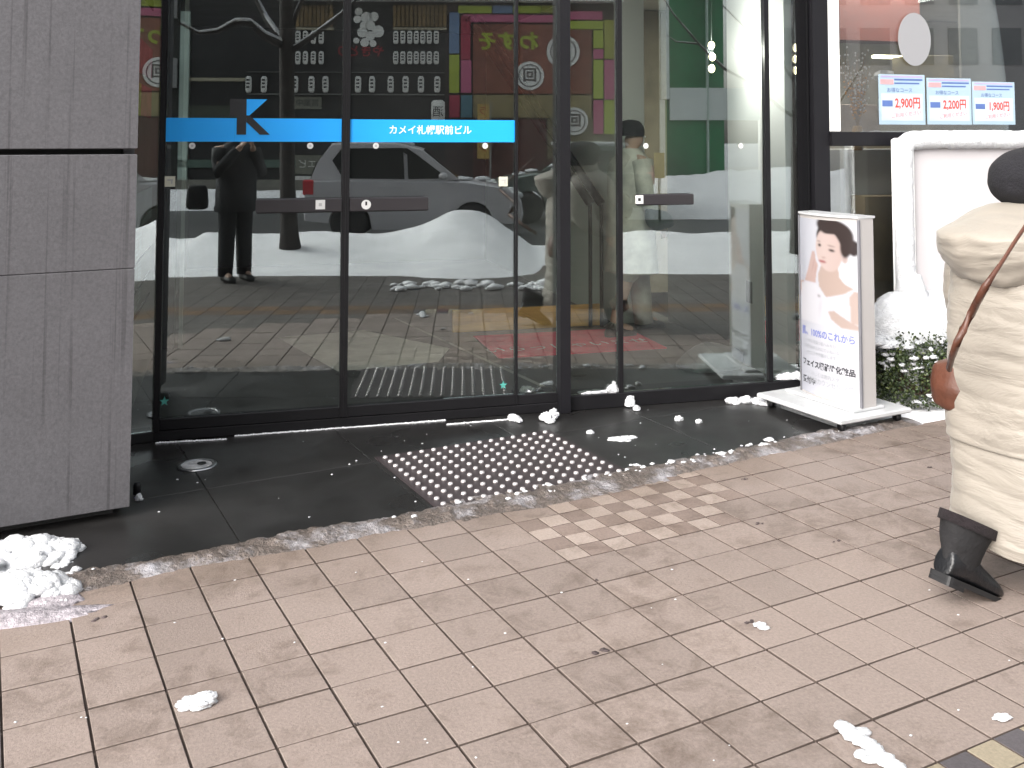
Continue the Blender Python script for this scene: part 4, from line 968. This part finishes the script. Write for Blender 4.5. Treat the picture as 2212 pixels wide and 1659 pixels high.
# strap and bag: she carries it, so it is a thing of its own
bag = thing('shoulder_bag', 'brown leather shoulder bag on a strap behind the woman in cream', 'bag')
bag.location = wm.location; bag.rotation_euler = wm.rotation_euler
MB().rings(pillow([(-.26, .72), (-.16, .73), (-.10, .72), (-.09, .545), (-.17, .535), (-.27, .555), (-.285, .63)], .17, .09, 12, .25, wr=.004)).build('body', brown_leather, bag, True)
def coat_y(x, z):
    for i in range(len(dense)-1):
        if dense[i][0] <= z <= dense[i+1][0]:
            r_ = dense[i]; u = min(.999, abs((x-r_[1])/r_[3]))**(1/.64); return r_[2]-r_[4]*math.sqrt(1-u*u)**.64
    return -.1
sp = []
way = [(2260, 415), (2235, 455), (2212, 492), (2190, 525), (2168, 560), (2146, 592), (2128, 620), (2112, 650), (2098, 680), (2082, 712), (2068, 742)]
for k, (ax, ay) in enumerate(way):
    y = -.25
    for _ in range(6):
        d = onQ(ax, ay, WQ+y); x = pq(d.x, d.y)[0]-WP; y = .5*y+.5*(min(coat_y(x, d.z), -.10-.16*min(1, max(0, (680-ay)/60)))-.020)
    sp.append((x, y, d.z))
for ax, ay, y in ((2057, 768, -.03), (2050, 795, .08)):
    d = onQ(ax, ay, WQ+y); sp.append((pq(d.x, d.y)[0]-WP, y, d.z))
MB().tube(sp, [.0045]*5+[.006, .009]+[.010]*6, 8, flat=1.5).build('strap', brown_leather, bag, True)

def walker(name, label, loc, fdir, cols, hgt=1.6, hat=None, coatlen=.45, extra=None, holding=False):
    """standing or stepping figure facing fdir: one skinned body with coat, trousers, boots and hair over it"""
    t = thing(name, label, 'person'); t.location = loc; t.rotation_euler = (0, 0, math.atan2(fdir[1], fdir[0])); k = hgt/1.7
    st_ = .0 if holding else .17
    arms = [((.0, -.19, 1.40), .055), ((.0, -.26, 1.13), .045), ((.10 if not holding else .12, -.24, .92), .035), ((.13, -.24, .88), (.032, .018))]
    if holding: arms = [((.0, -.19, 1.40), .055), ((.06, -.25, 1.17), .045), ((.19, -.09, 1.40), .034), ((.225, -.06, 1.45), (.03, .02))]
    Jn = [((0, 0, .92), (.11, .15)), ((0, 0, 1.12), (.10, .14)), ((0, 0, 1.36), (.11, .17)), ((.0, 0, 1.46), .05), ((.01, 0, 1.51), .05), ((.02, 0, 1.57), (.09, .072)), ((.015, 0, 1.635), (.08, .07))]
    Jn += arms+[((a[0][0], -a[0][1], a[0][2]), a[1]) for a in arms]
    Jn += [((-st_*.25, -.09, .85), .085), ((-st_*.5, -.10, .48), .06), ((-st_*1.3, -.11, .10), .04), ((.12-st_, -.12, .045), (.038, .03)), ((st_*.25, .09, .85), .085), ((st_*.7, .10, .48), .06), ((st_, .11, .09), .04), ((.14+st_, .12, .045), (.038, .03)), ((.112, 0, 1.555), .018)]
    Ed = [(0, 1), (1, 2), (2, 3), (3, 4), (4, 5), (5, 6), (2, 7), (7, 8), (8, 9), (9, 10), (2, 11), (11, 12), (12, 13), (13, 14), (0, 15), (15, 16), (16, 17), (17, 18), (0, 19), (19, 20), (20, 21), (21, 22), (5, 23)]
    Jn = [((a[0]*k, a[1]*k, a[2]*k), b) for a, b in Jn]
    skin('body', Jn, Ed, skin_m, t, 2)
    Lh_ = head(t, (.02*k, 0, 1.58*k), (1, 0)); face_bits(t, Lh_)
    coatm, trm, shm = cols
    cz = coatlen*k
    cr = interp([(cz, 0, 0, .19, .235), (.75*k, 0, 0, .185, .225), (1.0*k, 0, 0, .175, .215), (1.2*k, 0, 0, .17, .225), (1.36*k, 0, 0, .155, .225), (1.45*k, 0, 0, .10, .15), (1.50*k, .005, 0, .075, .075)], 60)
    MB().rings(loft(cr, 40, .04, 4, 10)).build('coat', coatm, t, True)
    for s_ in (0, 1):
        o_ = 7+4*s_; pts = [Jn[o_][0], Jn[o_+1][0], Jn[o_+2][0]]; MB().tube([pts[0], tuple((Vector(pts[0])+Vector(pts[1]))/2), pts[1], tuple((Vector(pts[1])+Vector(pts[2]))/2), pts[2]], [.085, .08, .072, .062, .05], 14).build('sleeve', coatm, t, True)
        o_ = 15+4*s_; pts = [Vector(Jn[o_+i][0]) for i in range(3)]; MB().tube([pts[0]+Vector((0, 0, .1)), pts[0], pts[1], pts[1].lerp(pts[2], .6), pts[2]-Vector((0, 0, .03))], [.11, .105, .085, .08, .075], 14).build('trouser_leg', trm, t, True)
        f_ = Vector(Jn[o_+3][0]); a_ = pts[2]
        rs_ = []
        for u, w, h in ((-.09, .03, .06), (-.07, .042, .085), (0, .045, .10), (.06, .05, .07), (.12, .048, .055), (.155, .025, .035)):
            rs_.append([Vector((a_.x+u+.03, a_.y+w*math.cos(q), max(.004, h/2+.004+h/2*math.sin(q)))) for q in [2*math.pi*i/14 for i in range(14)]])
        MB().rings(rs_).build('shoe', shm, t, True)
    if hat:
        hh = interp([(1.60*k, .0, 0, .105, .095), (1.63*k, -.002, 0, .112, .10), (1.68*k, -.004, 0, .104, .094), (1.72*k, 0, 0, .07, .065), (1.735*k, 0, 0, .015, .015)], 24)
        MB().rings(loft(hh, 32, .02, 2, 20)).build('hat' if hat is knit else 'hair', hat, t, True)
    for s_ in (-1, 1):
        o_ = 9 if s_ < 0 else 13; a_ = Vector(Jn[o_][0]); b_ = Vector(Jn[o_+1][0]); hand(t, a_.lerp(b_, .6), b_-a_, (0, s_, .3), skin_m, s_, .85)
    return t
dark_j = mat('dark_jacket', (.014, .014, .017), .8, .2, 8); dark_t = mat('dark_trousers', (.012, .012, .016), .85, .2, 8); dark_s = mat('dark_shoe', (.012, .012, .012), .5)
ph = walker('person', 'photographer in a black coat and dark trousers, reflected in the glass doors', XY(.03, -.16), (0, 1), (dark_j, dark_t, dark_s), 1.66, mat('dark_hair', (.02, .016, .014), .7, .2, 30), .80, holding=True)
ph.location = (-.02, -.30, .0); ph.rotation_euler = (0, 0, math.radians(62)); ph.scale = (1.0, 1.0, 1)
cm = thing('compact_camera', 'small black compact camera held up by the photographer', 'camera')
MB().cbox(-.05, .05, -.06, -.03, HC-.03, HC+.03, .005).build('body', print_black, cm)
MB().lathe([(.02, 0), (.02, .014), (.014, .016)], (0, -.031, HC), 20, ax='y').build('lens', mat('lens_grey', (.2, .2, .2), .3), cm, True)
MB().cbox(.03, .042, -.0295, -.027, HC+.015, HC+.024, .001).build('flash', white_paint, cm)
sbg = MB().rings(pillow([(-.30, .98), (-.10, .98), (-.08, .72), (-.32, .72)], 0, .06, 8, .2)).build('shoulder_bag', black_cloth, None, True); sbg.location = (-.21, -.38, .02); tag(sbg, 'black shoulder bag hanging at the photographer side', 'bag')
w = gnd(1362, 728)
gp = mat('grey_padded', (.62, .60, .52), .7, .25, 9); walker('person', 'pedestrian in a pale grey coat and black boots inside, behind the right door edge', (w.x+.05, w.y+.1, .006), (1, .1), (gp, mat('pale_trousers', (.5, .48, .40), .8, .2, 8), dark_s), 1.60, knit, .50)
ib = MB().rings(pillow([(-.05, .98), (.14, .95), (.19, .84), (.02, .80), (-.04, .86)], 0, .06, 8, .3)).build('shoulder_bag', mat('green_black', (.02, .04, .025), .6), None, True); ib.location = (w.x+.1, w.y-.17, 0); tag(ib, 'dark green bag carried by the pedestrian behind the glass', 'bag')

# ------------------------------------------------------------------ across the street (seen in the glass)
def RW(px, py, Q): p, q, z = refl(px, py, Q); return XY(p, q, z)
# snow banks
def bank(name, p0, p1, q0, q1, hf, m=dirty_snow, nu=220, nv=26, z0=-.12):
    vs = []; fs = []
    for i in range(nu+1):
        p = p0+(p1-p0)*i/nu
        for j in range(nv+1):
            t = j/nv; q = q0+(q1-q0)*t+(.10*noise.fractal(Vector((p*1.3, 3.1, 0)), .9, 2, 4) if j == nv else 0)
            e = min(1, t/.2)*min(1, (1-t)/.8)**.75; h = hf(p, t)*e*(1+.22*noise.fractal(Vector((p*.9, q*1.2, 1)), .9, 2, 5)); vs.append(XY(p, q, max(z0, z0*(1-e))+h if e > 0 else z0*(q1 < -3)))
    for i in range(nu):
        for j in range(nv): k = i*(nv+1)+j; fs.append((k, k+nv+1, k+nv+2, k+1))
    o = MB().add(vs, fs).build(name, m, None, True, fix=False); o['kind'] = 'stuff'; return o
def h1(p, t):
    h = .27+.26*math.exp(-((p-2.3)/.55)**2)
    h -= .25*math.exp(-((p-3.35)/.35)**2)
    return max(.05, h)*(1 if p > -1.1 else .75)
bank('snow_bank', -9, 14, -3.6, -.05, h1)
bank('snow_bank', 4.6, 30, -12.3, -9.6, lambda p, t: .55+.25*min(1, max(0, (p-5)/4)), nu=160, nv=14, z0=-.14)
bank('snow_bank', -30, 4.2, -13.4, -12.2, lambda p, t: .28, nu=160, nv=10, z0=-.14)
mb = MB()
for k in range(90):
    p = random.uniform(1.6, 3.3); q = random.uniform(.02, .5); s = random.uniform(.015, .06); blob(mb, XY(p, q, s*.3), (s*1.4, s, s*.7), k, .5, 1)
blob(mb, XY(-.5, 1.05, .01), (.05, .03, .02), 3, .5, 2)
o = mb.build('snow_lumps', dirty_snow, smooth=True, fix=False); o['kind'] = 'stuff'
# street trees with snow on the limbs
bark = mat('bark', (.028, .022, .020), .9, .3, 10, bump=.6, bscale=25)
def street_tree(label, pts, rad, limbs):
    t = thing('street_tree', label, 'tree', 'bare street trees at the kerb')
    MB().tube(pts, rad, 14).build('trunk', bark, t, True)
    for lp, lr in limbs:
        MB().tube(lp, [lr*(1-.75*i/(len(lp)-1)) for i in range(len(lp))], 7).build('branch', bark, t, True)
        mb = MB(); L = [Vector(p) for p in lp]; out = []
        for i in range(len(L)-1):
            for k in range(7): out.append((L[i].lerp(L[i+1], k/7), lr*(1-.75*(i+k/7)/(len(L)-1))))
        mb.tube([p+Vector((0, 0, r_*.75)) for p, r_ in out], [r_*.8*(1+.35*noise.noise(p*6)) for p, r_ in out], 7); o = mb.build('branch_snow', snow, t, True); o['kind'] = 'stuff'
TQ = -1.9
def C2(px, py, dq=0): return RW(px, py, TQ+dq)
pts = [C2(627, 545), C2(625, 500), C2(621, 400), C2(620, 200), C2(620, 95), C2(618, -60), C2(612, -260)]
street_tree('dark street tree with snow on its limbs, reflected beside the photographer', pts, [.14, .11, .092, .09, .095, .075, .045],
    [([C2(612, 98), C2(570, 78, .3), C2(540, 50, .4), C2(510, 48, .5), C2(470, 68, .5), C2(430, 72, .6), C2(385, 48, .7)], .055), ([C2(612, 95), C2(575, 40, -.2), C2(545, -20, -.3), C2(520, -90, -.4)], .05), ([C2(630, 110), C2(680, 75, .2), C2(720, 45, .3), C2(760, 10, .4), C2(800, -40, .4)], .04), ([C2(628, 60), C2(650, 5), C2(690, -60)], .04)])
p2 = [RW(1732, y, -1.6) for y in (600, 480, 300, 100, -80, -260)]
def C3(px, py): return RW(px, py, -1.6)
street_tree('bare tree with thin snowy twigs reflected at the right of the glass', p2, [.16, .13, .12, .11, .09, .06],
    [([C3(1732, 262), C3(1690, 235), C3(1640, 190), C3(1565, 148), C3(1510, 95), C3(1455, 30), C3(1430, -10)], .028), ([C3(1732, 200), C3(1680, 120), C3(1620, 70), C3(1560, 10)], .024), ([C3(1640, 190), C3(1600, 120), C3(1580, 100)], .012), ([C3(1510, 95), C3(1460, 90), C3(1440, 75)], .012), ([C3(1735, 320), C3(1800, 250), C3(1870, 140)], .03)])
# cars
def car(label, loc, rz, Lc, Hc, m, sn=True):
    t = thing('parked_car', label, 'car'); t.location = loc; t.rotation_euler = (0, 0, rz)
    wdt = 1.62; h = Lc/2
    glassm = mat('car_glass', (.010, .013, .013), .08, 0); tyre = mat('tyre', (.016, .016, .017), .8); rim = mat('rim', (.32, .32, .33), .35, .1, 10, metal=.6)
    wx = (h-.80, -h+.72); r = .335
    def arch(cx):  return [(cx+r*math.cos(a), .30+r*math.sin(a)) for a in [math.pi*(k/10) for k in range(11)]]
    lower = [(-h+.02, .34), (-h+.0, .55), (-h+.02, .80), (-h+.06, .97), (-h+.5, .98), (h-1.25, .97), (h-.85, .95), (h-.25, .83), (h-.04, .66), (h, .45), (h-.04, .28)]
    lower += [(x, z) for x, z in reversed(arch(wx[0])[::-1])][::1] if False else [(x, z) for x, z in arch(wx[0])]+[(wx[0]-r-.02, .2), (wx[1]+r+.02, .2)]+[(x, z) for x, z in arch(wx[1])]
    nrow = []
    for y, k in ((-wdt/2, .0), (-wdt/2+.05, 1.), (wdt/2-.05, 1.), (wdt/2, .0)):
        nrow.append([Vector((x*(1-.012*(1-k)), y, z-(.03*(1-k) if z > .9 else 0))) for x, z in lower])
    autosmooth(MB().rings(nrow).build('body', m, t), 35)
    up = [(-h+.10, .975), (-h+.20, 1.25), (-h+.42, Hc-.03), (-h+.9, Hc), (h-2.0, Hc-.02), (h-1.62, Hc-.12), (h-1.02, .975)]
    nrow = []
    for y, k in ((-wdt/2+.04, .0), (-wdt/2+.17, 1.), (wdt/2-.17, 1.), (wdt/2-.04, .0)):
        nrow.append([Vector((x, y if z < 1.1 or k else y*.90, z if k else .975+(z-.975)*.96)) for x, z in up])
    autosmooth(MB().rings(nrow).build('cabin', m, t), 35)
    for s_ in (-1, 1):
        def TW(a, b, s_=s_):
            u = (b-.975)/(Hc-.975); return Vector((a, s_*((wdt/2-.04)*(1-u*.098)+.006), b))
        def TW2(a, b, s_=s_): return TW(a, b)-Vector((0, s_*.02, 0))
        for nm, P in (('rear_window', [(-h+.62, 1.0), (-h+.44, 1.28), (-h+.58, Hc-.11), (-h+1.55, Hc-.10), (-h+1.58, .99)]), ('front_window', [(-h+1.64, .99), (-h+1.61, Hc-.10), (h-2.0, Hc-.12), (h-1.68, Hc-.22), (h-1.20, 1.0)])):
            MB().prism(P, TW2, TW).build(nm, glassm, t)
        for x in wx:
            wr_ = bpy.data.objects.new('wheel', None); COL.objects.link(wr_); wr_.parent = t
            MB().lathe([(.20, -.09), (.29, -.09), (.30, -.05), (.30, .05), (.29, .09), (.20, .09)], (x, s_*(wdt/2-.10), .30), 28, ax='y').build('tyre', tyre, wr_, True)
            MB().lathe([(.20, -.07), (.2, .07), (.03, .085)], (x, s_*(wdt/2-.10), .30), 10, ax='y').build('rim', rim, wr_)
        MB().ell((h-1.28, s_*(wdt/2+.08), 1.04), (.07, .09, .06), 12, 8).build('mirror', m, t, True)
        MB().cbox(-h-.004, -h+.16, s_*(wdt/2-.10)-.07, s_*(wdt/2-.10)+.11*1, .74, .98, .02).build('tail_lamp', mat('tail_red', (.50, .03, .04), .25), t)
        MB().ell((h-.16, s_*(wdt/2-.22), .72), (.17, .16, .08), 12, 8).build('headlight', mat('headlight', (.6, .62, .62), .15), t, True)
        MB().cbox(-h+1.35, -h+1.52, s_*(wdt/2)-.01, s_*(wdt/2)+.018, .86, .885, .004).build('door_handle', m, t)
        MB().cbox(h-2.35, h-2.18, s_*(wdt/2)-.01, s_*(wdt/2)+.018, .86, .885, .004).build('door_handle', m, t)
    MB().prism([(h-1.60, Hc-.14), (h-1.05, .99), (h-1.03, .985), (h-1.58, Hc-.11)], lambda a, b: Vector((a, -.62, b)), lambda a, b: Vector((a, .62, b))).build('windscreen', glassm, t)
    MB().prism([(-h+.085, .99), (-h+.175, 1.25), (-h+.2, 1.25), (-h+.11, .99)], lambda a, b: Vector((a-.012, -.58, b)), lambda a, b: Vector((a-.012, .58, b))).build('rear_screen', glassm, t)
    if sn:
        mb = MB(); rs_ = []
        for y in [i*.1-.62 for i in range(13)]:
            rs_.append([Vector((x, y, z)) for x, z in ((-h+.45, Hc-.01), (-h+.5, Hc+.05+.02*noise.noise(Vector((y*4, 1, 0)))), (-h+1.2, Hc+.07), (h-2.1, Hc+.06), (h-1.8, Hc-.03), (h-1.8, Hc-.07), (-h+1, Hc-.02))])
        mb.rings(rs_); o = mb.build('roof_snow', snow, t, True); o['kind'] = 'stuff'
        mb = MB(); blob(mb, (h-.62, -.5, .93), (.14, .16, .06), 4, .4, 2); blob(mb, (h-1.28, -wdt/2-.06, 1.10), (.09, .08, .05), 5, .4, 2); blob(mb, (h-.95, .3, .97), (.15, .3, .05), 8, .4, 2); o = mb.build('bonnet_snow', snow, t, True); o['kind'] = 'stuff'
    return t
silver = mat('silver_paint', (.46, .45, .47), .38, .06, 3, coat=.3)
cq = -6.3
pa, _, _ = refl(655, 400, cq+.8); pb_, _, _ = refl(1132, 400, cq+.8)
car('silver grey hatchback with snow on its roof, reflected behind the snow bank', XY((pa+pb_)/2, cq, -.15), PHI, pb_-pa, 1.58, silver)
pa, _, _ = refl(1118, 400, -9.0); pb_, _, _ = refl(1410, 400, -9.0)
car('dark green car facing away from the silver hatchback, reflected in the glass', XY((pa+pb_)/2-.3, -9.6, -.15), PHI+math.pi, pb_-pa+.6, 1.5, mat('green_paint', (.10, .13, .115), .3, .05, 3, coat=.4))

# shopfronts
SQ = -18.
def SB(par, name, x0, y0, x1, y1, m, d=.06, out=.0, c_=.004):
    """box on the far shopfront given by two sighted corners; out = how far it stands proud"""
    a = refl(x0, y0, SQ); b = refl(x1, y1, SQ)
    return MB().cbox(min(a[0], b[0]), max(a[0], b[0]), SQ+out, SQ+out+d, min(a[2], b[2]), max(a[2], b[2]), c_, T=T_pq).build(name, m, par)
def ST(par, txt, px, py, size, m, out, bold=0., name='lettering'):
    p, q, z = refl(px, py, SQ); return text(txt, size, name, m, par, lambda a, b, c_: XY(p-a, SQ+out+c_, z+b), bold=bold)
izak_m = mat('izakaya_black', (.016, .015, .016), .6, .2, 2); wood = mat('slat_wood', (.20, .13, .055), .6, .3, 5, rnd=.3); lan_m = mat('lantern_paper', (.85, .84, .81), .7, .08, 12); wht = mat('sign_white', (.85, .84, .81), .6, .05, 6); dkr = mat('deep_red', (.30, .02, .03), .6)
iz = thing('dark_shopfront', 'black izakaya shopfront with crest, brown slats and lantern rows, reflected in the doors', 'shop')
SB(iz, 'wall', 385, -400, 960, 470, izak_m, -.4)
for x0, x1 in ((641, 722), (850, 965)):
    k = 0
    while x0+k*9 < x1-6: SB(iz, 'slat', x0+k*9, 12, x0+k*9+6.5, 58, wood, .08, .02); k += 1
    SB(iz, 'slat_rail', x0, 60, x1, 66, mat('rail_tan', (.42, .38, .28)), .12, .02)
SB(iz, 'lantern_rail', 535, 155, 960, 158, mat('rail_grey', (.25, .25, .24)), .1, .02); SB(iz, 'counter_rail', 535, 202, 960, 206, mat('rail_grey', (.25, .25, .24)), .1, .02)
for dx, dy, r in ((775, 25, 9), (772, 42, 9), (792, 38, 13), (808, 36, 11), (800, 55, 11), (786, 55, 9), (783, 70, 12), (800, 78, 11), (817, 68, 14), (770, 88, 7), (788, 92, 10), (806, 94, 8)):
    p, q, z = refl(dx, dy, SQ); rr_ = r*.0125; mb = MB().prism([(rr_*math.cos(k*math.pi/5), rr_*math.sin(k*math.pi/5)) for k in range(10)], lambda a, b: XY(p+a, SQ+.02, z+b), lambda a, b: XY(p+a, SQ+.05, z+b)); mb.build('crest_petal', wht, iz)
ST(iz, 'やきとり', 778, 112, .34, dkr, .03, .01)
SB(iz, 'sign_panel', 635, 210, 695, 236, mat('sign_dull', (.20, .20, .16), .6, .3, 20), .06, .02); ST(iz, '営業中', 665, 223, .22, mat('sign_ink', (.05, .05, .05)), .09)
SB(iz, 'lower_panel', 385, 345, 640, 362, mat('green_glass', (.10, .16, .13)), .06, .02)
SB(iz, 'stall_shelf', 640, 380, 730, 388, wht, .2, .02); SB(iz, 'lower_sign', 635, 335, 695, 376, mat('sign_dull', (.20, .20, .16)), .06, .02); ST(iz, 'エビ', 665, 355, .26, wht, .09)
SB(iz, 'front_base', 385, 388, 960, 440, mat('base_stone', (.24, .23, .20), .7, .3, 3), .3, .02)
SB(iz, 'left_upright', 392, 25, 405, 390, mat('pale_green', (.50, .62, .56)), .06, .02); SB(iz, 'beam', 405, 228, 530, 300, mat('dull_green', (.06, .07, .05)), .05, .02); SB(iz, 'beam_edge', 405, 168, 530, 176, mat('rail_tan', (.42, .38, .28)), .05, .02)  # pale green upright at the left end of the front, then the beams
LM = {}
def lantern(px, py, w, h, grp='white paper lanterns hung in rows on the black shopfront'):
    p, q, z = refl(px, py, SQ); key = (w, h)
    if key not in LM:
        hw, hh = w*.0067, h*.0135/2
        mb = MB().lathe([(hw*.55, -hh), (hw*.95, -hh*.8), (hw, -hh*.3), (hw, hh*.3), (hw*.95, hh*.8), (hw*.55, hh)], (0, 0, 0), 12); mb.lathe([(hw*.6, hh), (hw*.6, hh*1.1)], (0, 0, 0), 10, 1); mb.lathe([(hw*.6, -hh*1.1), (hw*.6, -hh)], (0, 0, 0), 10, 1)
        for zz in (-.45, 0, .42): mb.add([(-hw*.5, hw*1.02, zz*hh), (hw*.5, hw*1.02, zz*hh), (hw*.5, hw*1.02, (zz+.22)*hh), (-hw*.5, hw*1.02, (zz+.22)*hh)], [(0, 1, 2, 3)], 1)
        me = mb.mesh('paper_lantern'); me.materials.append(lan_m); me.materials.append(print_black); LM[key] = me
    o = bpy.data.objects.new('paper_lantern', LM[key]); COL.objects.link(o); o.location = XY(p, SQ+.18, z); o.rotation_euler = (0, 0, PHI)
    tag(o, 'white paper lantern with black strokes in a row on the black shopfront', 'lantern', grp)
for y in (82, 126):
    for x in (646, 662, 679, 696, 856, 871, 886, 900, 914, 928, 943): lantern(x, y, 11, 27)
for x in (540, 573, 640, 675, 705, 775, 805, 845, 877, 910, 945): lantern(x, 183, 13, 34)
p, q, z = refl(947, 243, SQ); wl = thing('standing_lantern', 'big white paper lantern beside the colourful shop frame', 'lantern')
MB().lathe([(.12, -.34), (.19, -.28), (.2, 0), (.19, .28), (.12, .34)], XY(p, SQ+.3, z), 16).build('shade', lan_m, wl, True); text('酒', .32, 'lettering', print_black, wl, lambda a, b, c_: XY(p-a, SQ+.505, z+b))
# colourful frame shop
cf = thing('colourful_shopfront', 'red shopfront inside a frame of lime, pink and blue panels, reflected in the glass', 'shop')
lime = mat('lime', (.42, .50, .05), .6, .05, 3); pink = mat('pink', (.55, .12, .24), .6, .05, 3); blue_ = mat('slate_blue', (.16, .25, .42), .6, .05, 3); crim = mat('crimson', (.38, .03, .07), .6, .05, 3); tealb = mat('teal_panel', (.08, .20, .26), .6); olive_ = mat('olive_panel', (.36, .36, .05), .6); rust = mat('rust_panel', (.26, .085, .055), .6, .25, 2); tan_ = mat('tan_panel', (.32, .26, .13), .6, .2, 3)
SB(cf, 'wall', 962, -30, 1340, 470, mat('shop_wall_dark', (.05, .03, .03), .6, .2), -.4, -.01)
SB(cf, 'roof_ledge', 600, -4, 1342, 8, wht, .5, .02)
for x0, y0, x1, y1, m in ((971, 28, 992, 116, blue_), (971, 119, 992, 201, lime), (971, 206, 993, 254, crim), (996, 35, 1016, 130, crim), (996, 131, 1018, 201, pink), (996, 206, 1020, 254, tealb),
        (990, 13, 1062, 30, lime), (1064, 13, 1106, 30, blue_), (1108, 13, 1168, 30, lime), (1170, 13, 1224, 30, olive_), (1001, 32, 1224, 50, pink),
        (1226, 25, 1300, 44, pink), (1226, 46, 1302, 64, lime), (1281, 66, 1302, 105, lime), (1281, 107, 1302, 128, pink), (1281, 130, 1302, 214, lime), (1304, 44, 1332, 128, olive_), (1304, 130, 1332, 215, pink), (1281, 217, 1302, 290, pink), (1304, 217, 1332, 290, lime)):
    SB(cf, 'frame_panel', x0, y0, x1, y1, m, .12, .02, .01)
SB(cf, 'main_panel', 1022, 52, 1278, 203, rust, .05, .02); SB(cf, 'lower_panel', 1022, 205, 1278, 255, tan_, .05, .02); SB(cf, 'front_ledge', 1190, 306, 1300, 312, wht, .1, .02); SB(cf, 'door_glass', 1022, 257, 1180, 420, mat('shop_dark_red', (.10, .035, .03), .4, .4, 2), .03, .02); SB(cf, 'shop_front', 1182, 257, 1332, 420, mat('shop_ochre', (.20, .17, .10), .5, .4, 2), .03, .02)
for ch, x in zip('わすそ', (1142, 1096, 1052)): ST(cf, ch, x, 92, .56, lime, .085, .02, 'sign_character')
for x, y, r in ((1144, 164, 31), (1216, 112, 36), (1240, 262, 30)):
    p, q, z = refl(x, y, SQ); R_ = r*.0132
    for nm, a0, a1, m, o_ in (('emblem_disc', 0, R_, wht, .08), ('emblem_ring', R_*.72, R_*.80, mat('emblem_ink', (.12, .10, .10)), .115)):
        n_ = 28
        if a0 == 0: MB().prism([(a1*math.cos(k*6.2832/n_), a1*math.sin(k*6.2832/n_)) for k in range(n_)], lambda a, b: XY(p+a, SQ+o_, z+b), lambda a, b: XY(p+a, SQ+o_+.03, z+b)).build(nm, m, cf)
        else:
            vs = [XY(p+rr_*math.cos(k*6.2832/n_), SQ+o_, z+rr_*math.sin(k*6.2832/n_)) for k in range(n_) for rr_ in (a0, a1)]
            MB().add(vs, [(2*k, 2*k+1, (2*k+3) % (2*n_), (2*k+2) % (2*n_)) for k in range(n_)]).build(nm, m, cf)
    text('回', R_*1.0, 'emblem_character', mat('emblem_ink', (.12, .10, .10)), cf, lambda a, b, c_: XY(p-a, SQ+.117, z+b), bold=.012)
bn = thing('vertical_banner', 'narrow yellow and orange vertical banner before the red shopfront', 'banner')
SB(bn, 'cloth', 1031, 226, 1056, 342, mat('banner_yellow', (.50, .34, .10), .7, .2, 3), .02, .6, .002)
for k, ch in enumerate('ラーメン'): ST(bn, ch, 1043, 242+k*26, .27, mat('banner_red', (.40, .06, .03)), .625)
SB(bn, 'pole', 1057, 222, 1060, 400, mat('rail_grey', (.25, .25, .24)), .03, .6)
# green glazed building and its white frame
gb = thing('green_building', 'dark green glazed building with a white H-shaped frame, reflected in the glass', 'building')
grn = mat('deep_green', (.016, .21, .08), .25, .35, .6); grd = mat('green_black_wall', (.006, .014, .012), .3, .3, 1)
SB(gb, 'dark_glazing', 1343, -200, 1426, 420, grd, -.4); SB(gb, 'green_glazing', 1427, -200, 1566, 420, grn, -.4, .0)
hf = mat('h_frame', (.78, .84, .82), .5, .04)
SB(gb, 'frame_upright', 1424, -200, 1444, 215, hf, .15, .02); SB(gb, 'frame_upright', 1424, 216, 1436, 400, hf, .12, .02); SB(gb, 'frame_beam', 1445, 190, 1640, 260, hf, .14, .02); SB(gb, 'frame_mullion', 1521, -200, 1530, 420, mat('pale_green', (.50, .62, .56)), .17, .02)
pbld = thing('pale_building', 'pale grey building across the street at the right of the reflection', 'building')
palem = mat('pale_facade', (.52, .50, .50), .7, .08, .5)
SB(pbld, 'wall', 1642, -260, 2500, 400, palem, -.5)
for k in range(9):
    for j in range(3): SB(pbld, 'window', 1670+k*95, -200+j*130, 1735+k*95, -120+j*130, mat('far_window', (.22, .23, .24), .3), .02, .01)
lbld = thing('grey_building', 'grey building with balcony bands at the far left of the reflection', 'building')
SB(lbld, 'wall', -900, -400, 383, 420, mat('grey_facade', (.22, .22, .21), .7, .15, .6), -.5)
for j in range(4): SB(lbld, 'balcony_band', -900, -330+j*150, 383, -260+j*150, mat('pale_facade', (.40, .39, .39)), .5, .02)
# upper storeys across the street, above what the glass shows
SB(None, 'far_street_wall', 380, -900, 1345, -405, mat('grey_facade', (.22, .22, .21)), -.5)['kind'] = 'structure'
# yellow bollard and signs by the parked car
yb_ = thing('traffic_post', 'yellow and red roadside post behind the dark car in the reflection', 'post')
p, q, z = refl(1425, 330, -9.2)
MB().box(p-.10, p+.10, -9.25, -9.2, z-.5, z, T=T_pq).build('sign_plate', mat('ochre', (.42, .33, .07), .6), yb_); MB().box(p-.16, p-.11, -9.26, -9.21, z-.6, z-.25, T=T_pq).build('red_plate', dkr, yb_); MB().tube([XY(p, -9.23, -.15), XY(p, -9.23, z-.45)], .03, 8).build('pole', chrome, yb_, True)
